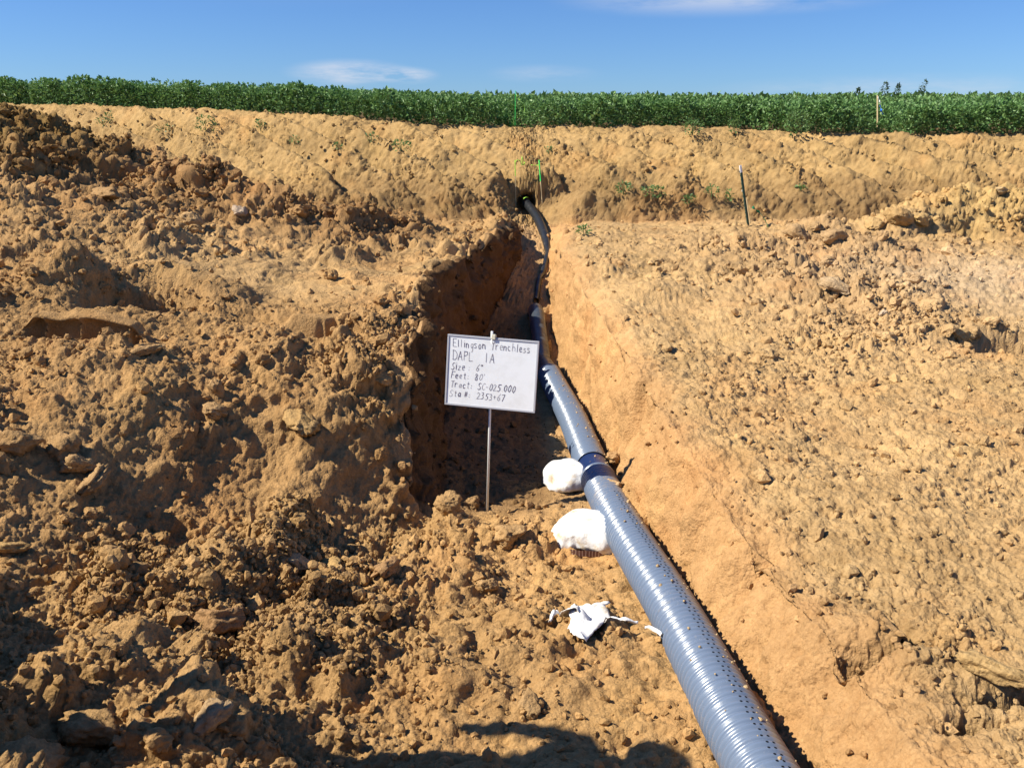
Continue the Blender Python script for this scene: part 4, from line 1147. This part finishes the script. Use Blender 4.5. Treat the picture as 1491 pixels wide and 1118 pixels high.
def leaves(centres, outward, length, shade, rng, width=0.62):
    """kite-shaped leaves folded along the midrib; returns verts, tris, colour"""
    n = len(centres)
    ax = outward + rng.normal(size=(n, 3)) * 0.55; ax /= np.linalg.norm(ax, axis=1)[:, None]
    nm = np.array([0, 0, 1.0]) + outward * 0.5 + rng.normal(size=(n, 3)) * 0.55
    sd = np.cross(ax, nm); sd /= np.maximum(np.linalg.norm(sd, axis=1), 1e-6)[:, None]
    up = np.cross(sd, ax)
    L = length * (0.7 + 0.6 * rng.random((n, 1)))
    base = centres; tip = centres + ax * L - up * L * 0.12
    midl = centres + ax * L * 0.45 + sd * L * width * 0.5 + up * L * 0.1
    midr = centres + ax * L * 0.45 - sd * L * width * 0.5 + up * L * 0.1
    V = np.stack([base, midl, tip, midr], 1).reshape(-1, 3)
    k = (np.arange(n) * 4)[:, None]
    Fc = np.concatenate([k + [[0, 1, 2]], k + [[0, 2, 3]]], 0)
    c = np.repeat(np.clip(shade + rng.normal(size=n) * 0.25, 0, 1), 4)
    return V.astype(np.float32), Fc, c.astype(np.float32)
def plant_points(n, rng, w, h):
    """points in a bushy crown, denser at the skin and the top"""
    a = rng.random(n) * 2 * np.pi
    z = rng.random(n) ** 0.65
    prof = np.interp(z, [0, 0.15, 0.5, 0.85, 1], [0.35, 0.75, 1.0, 0.8, 0.25])
    r = np.sqrt(0.25 + 0.75 * rng.random(n)) * prof * w
    P = np.stack([np.cos(a) * r, np.sin(a) * r, z * h], 1)
    o = np.stack([np.cos(a), np.sin(a), 0.1 + 0.9 * z], 1); o /= np.linalg.norm(o, axis=1)[:, None]
    return P, o
def leaf_mesh(name, V, Fc, c, m):
    me = mesh_arrays(name, V, Fc, 3, False); add_colour(me, np.repeat(c[:, None], 3, 1)); me.materials.append(m); return me
def edge_y(x):
    return float(np.interp(x, [-20, -6, -2, 0, 2.0, 2.6, 5.2, 5.7, 8, 30], [19.85, 19.85, 19.8, 19.75, 19.85, 20.15, 20.35, 19.8, 19.75, 19.8]) + OFF(x))
protos = []
for k in range(6):
    r = np.random.default_rng(50 + k)
    P, o = plant_points(210, r, 0.23, 0.56)
    V, Fc, c = leaves(P, o, 0.085, 0.4, r)
    protos.append(leaf_mesh('foliage', V, Fc, c, M_LEAF))
def stem_mesh(h, n=3, m=M_STEM, seed=0):
    r = np.random.default_rng(seed); bm = bmesh.new()
    for k in range(n):
        a = r.random() * 6.28; tilt = 0.08 + 0.25 * r.random()
        M = Matrix.Rotation(a, 4, 'Z') @ Matrix.Rotation(tilt, 4, 'Y') @ Matrix.Translation((0, 0, h * 0.4))
        bmesh.ops.create_cone(bm, segments=5, radius1=0.006, radius2=0.003, depth=h * 0.8, cap_ends=True, matrix=M)
    me = bpy.data.meshes.new('stem'); bm.to_mesh(me); bm.free(); me.materials.append(m); return me
stems = [stem_mesh(0.5, 3, M_STEM, k) for k in range(3)]
x = -18.0
first = None
while x < 13.2:
    y = edge_y(x) + random.uniform(-0.06, 0.08)
    z = z_at(x, y)
    if first is None:
        pr = empty('soybean_plant', (x, y, z)); fo = link('foliage', protos[0], None, pr); st = link('stem', stems[0], None, pr); first = (pr, fo, st)
    else:
        pr = first[0].copy(); COL.objects.link(pr)
        fo = first[1].copy(); fo.data = random.choice(protos); COL.objects.link(fo); fo.parent = pr
        st = first[2].copy(); st.data = random.choice(stems); COL.objects.link(st); st.parent = pr
    sc_ = random.uniform(0.78, 1.2)
    if min(abs(x - 0.06), abs(x - 7.9)) < 0.5: sc_ *= 0.5
    pr.location = (x, y, z - 0.02); pr.rotation_euler = (0, 0, random.uniform(0, 6.28)); pr.scale = (sc_ * 1.05, sc_ * 1.05, sc_)
    tag(pr, 'leafy soybean plant in the front row along the top of the bank', 'soybean plant', 'soybean plants in the front row')
    x += random.uniform(0.24, 0.33)
# the rest of the crop
cv_, cf_, cc_, co = [], [], [], 0
def crop_rows(y0, y1, step, per, npl, ln, wd, ht):
    global co
    y = y0
    r = np.random.default_rng(int(y0 * 10))
    while y < y1:
        hw = 0.62 * (y * 0.961) + 4.0
        nx = int(2 * hw / per)
        xs = -hw + (np.arange(nx) + r.random(nx)) * per
        off = np.array([edge_y(v) for v in xs]) - 19.8
        ys = y + r.normal(size=nx) * 0.06 + off
        fy_ = np.clip(ys - 19.75 - OFF(xs), 0, 26); zs = Z_TOP(xs) * np.exp(-fy_ / 14) + 2.86 * (1 - np.exp(-fy_ / 14)) + 0.038 * fy_
        for x_, yy, z_ in zip(xs, ys, zs):
            sc__ = 0.85 + 0.3 * r.random()
            if yy < 20.7 and min(abs(x_ - 0.06), abs(x_ - 7.9)) < 0.3: sc__ = 0.5
            P, o = plant_points(npl, r, wd, ht * sc__)
            P += (x_, yy, z_)
            V, Fc, c = leaves(P, o, ln, 0.4, r)
            cv_.append(V); cf_.append(Fc + co); cc_.append(c); co += len(V)
        y += step
crop_rows(20.15, 22.2, 0.36, 0.3, 85, 0.085, 0.24, 0.56)
crop_rows(22.3, 26, 0.5, 0.42, 42, 0.10, 0.30, 0.58)
crop_rows(26.2, 34, 0.9, 0.7, 40, 0.15, 0.5, 0.6)
crop_rows(34.5, 48, 1.5, 1.2, 34, 0.24, 0.8, 0.6)
cm2 = leaf_mesh('soybean_crop', np.concatenate(cv_), np.concatenate(cf_), np.concatenate(cc_), M_LEAF)
crop = link('soybean_crop', cm2)
tag(crop, 'dense dark green soybean crop covering the field behind the bank', 'crop', kind='stuff')

def weed(px, py, wpx, hpx, n, label, name='weed', leaf=0.05, m=M_WEED, y_fix=None, seed=0, cat='weed'):
    if y_fix is None:
        g = from_view(px, py); b = Vector(GP[g].tolist())
    else:
        b = Vector(pt(px, py, y_fix))
    k = b.y * 0.961 / 1289
    r = np.random.default_rng(seed + 900)
    P, o = plant_points(n, r, wpx * k * 0.5, hpx * k)
    V, Fc, c = leaves(P, o, leaf, 0.5, r, 0.5)
    root = empty(name, b); tag(root, label, cat)
    link('foliage', leaf_mesh('foliage', V, Fc, c, m), None, root)
    link('stem', stem_mesh(hpx * k * 1.0, 3, M_STEM, seed), None, root)
    return root
WEEDS = [
    (148, 182, 16, 9, 30, 'small weed high on the bank above the dark spoil pile'),
    (158, 178, 10, 12, 24, 'thin weed at the far left of the bank near the crop'),
    (298, 190, 28, 17, 80, 'broad leafy weed on the upper bank left of centre'),
    (238, 192, 24, 7, 30, 'flat weed on the bank left of the broad leafy weed'),
    (378, 190, 12, 12, 24, 'little upright weed on the bank right of the broad leafy weed'),
    (428, 212, 12, 10, 24, 'weed beside a small dark hollow on the bank'),
    (490, 218, 12, 9, 22, 'weed beside the second small dark hollow on the bank'),
    (582, 220, 26, 12, 60, 'spreading weed under the crop edge right of the two hollows'),
    (540, 206, 16, 9, 24, 'faint weed in a furrow below the crop'),
    (906, 282, 20, 14, 60, 'grassy weed on the bank right of the pipe notch'),
    (950, 292, 34, 14, 80, 'spreading weed on the bank right of the grassy weed'),
    (1005, 296, 16, 10, 30, 'low weed at the bank foot left of the fence post'),
    (1038, 288, 18, 14, 40, 'taller weed at the bank foot left of the fence post'),
    (1062, 292, 10, 14, 26, 'narrow weed nearest to the fence post'),
    (1164, 276, 12, 7, 24, 'small weed on the bank right of the fence post'),
    (850, 338, 18, 9, 40, 'pale weed at the foot of the slope beside the notch'),
    (1006, 197, 26, 16, 90, 'bushy weed on the bare soil before the crop edge'),
    (1068, 194, 15, 16, 60, 'small bushy weed at the edge of the recessed crop'),
    (800, 222, 10, 8, 14, 'tiny weed on the bank above the green topped stake'),
]
for k5, (px, py, w_, h_, n_w, lab) in enumerate(WEEDS):
    weed(px, py, w_ * 1.15, h_ * 1.25, int(n_w * 1.3), lab, seed=k5, leaf=0.065)
weed(1158, 197, 38, 34, 260, 'pale green bush at the corner where the crop steps forward', 'leafy_bush', 0.075, seed=40, cat='bush')
for k6, (px, py, w_, h_, lab) in enumerate(((1246, 146, 5, 16, 'leftmost short weed stalk above the crop on the skyline'), (1287, 146, 10, 24, 'tall dense weed stalk on the skyline beside the wooden stake'),
                          (1301, 146, 7, 22, 'leaning weed stalk on the skyline right of the dense one'), (1335, 146, 7, 28, 'tallest curved weed stalk alone on the skyline at right'))):
    o = weed(px, py + 6, w_ * 0.8, h_ + 6, 110, lab, 'tall_weed', 0.085, M_DARKWEED, 32.0, 60 + k6)
    o.rotation_euler = (0, [0.1, 0, 0.2, 0.28][k6], 0)

# ------------------------------------------------------------------ co-worker whose shadow falls across the pit (stands left of the camera)
def worker():
    wx, wy = -2.25, 2.88
    wz = z_at(wx, wy) - 0.02
    J = {'pelvis': (0, 0, 0.95, 0.15), 'waist': (0, 0, 1.12, 0.14), 'chest': (0.01, 0, 1.36, 0.16), 'neck': (0.01, 0, 1.54, 0.06), 'head': (0.03, 0, 1.66, 0.095), 'crown': (0.02, 0, 1.75, 0.085),
         'sl': (0, 0.2, 1.45, 0.07), 'el': (0.05, 0.3, 1.18, 0.05), 'hl': (0.02, 0.32, 0.92, 0.04), 'sr': (0, -0.2, 1.45, 0.07), 'er': (0.05, -0.3, 1.18, 0.05), 'hr': (0.02, -0.32, 0.92, 0.04),
         'tl': (0, 0.1, 0.88, 0.1), 'kl': (0.03, 0.12, 0.5, 0.07), 'al': (0, 0.13, 0.1, 0.05), 'fl': (0.16, 0.15, 0.05, 0.045),
         'tr': (0, -0.1, 0.88, 0.1), 'kr': (0.03, -0.12, 0.5, 0.07), 'ar': (0, -0.13, 0.1, 0.05), 'fr': (0.16, -0.15, 0.05, 0.045)}
    names = list(J); E = [('pelvis', 'waist'), ('waist', 'chest'), ('chest', 'neck'), ('neck', 'head'), ('head', 'crown'), ('chest', 'sl'), ('sl', 'el'), ('el', 'hl'), ('chest', 'sr'), ('sr', 'er'), ('er', 'hr'),
         ('pelvis', 'tl'), ('tl', 'kl'), ('kl', 'al'), ('al', 'fl'), ('pelvis', 'tr'), ('tr', 'kr'), ('kr', 'ar'), ('ar', 'fr')]
    me = bpy.data.meshes.new('person'); me.from_pydata([J[n][:3] for n in names], [(names.index(a), names.index(b)) for a, b in E], [])
    mcl, _, _, _ = mat('work_clothes', (0.12, 0.15, 0.22), 0.9, 0.1)
    root = empty('person', (wx, wy, wz)); tag(root, 'person in dark work clothes and white hard hat whose shadow falls across the pit', 'person')
    o = link('body', me, mcl, root)
    sk = o.modifiers.new('skin', 'SKIN')
    for i, n in enumerate(names): me.skin_vertices[0].data[i].radius = (J[n][3], J[n][3])
    me.skin_vertices[0].data[0].use_root = True
    o.modifiers.new('smooth', 'SUBSURF').levels = 2; o.modifiers['smooth'].render_levels = 2
    mh, _, _, _ = mat('hard_hat', (0.8, 0.8, 0.78), 0.35, 0.5)
    V, Fc = ico(3); V = V * np.array([0.135, 0.115, 0.11]); low = V[:, 2] < 0; V[low, 2] *= 0.1; V[low, 0] *= 1.25; V[low, 1] *= 1.2
    h = link('hard_hat', mesh_arrays('hard_hat', V + np.array([0.02, 0, 1.74]), Fc, 3), mh, root)
worker()
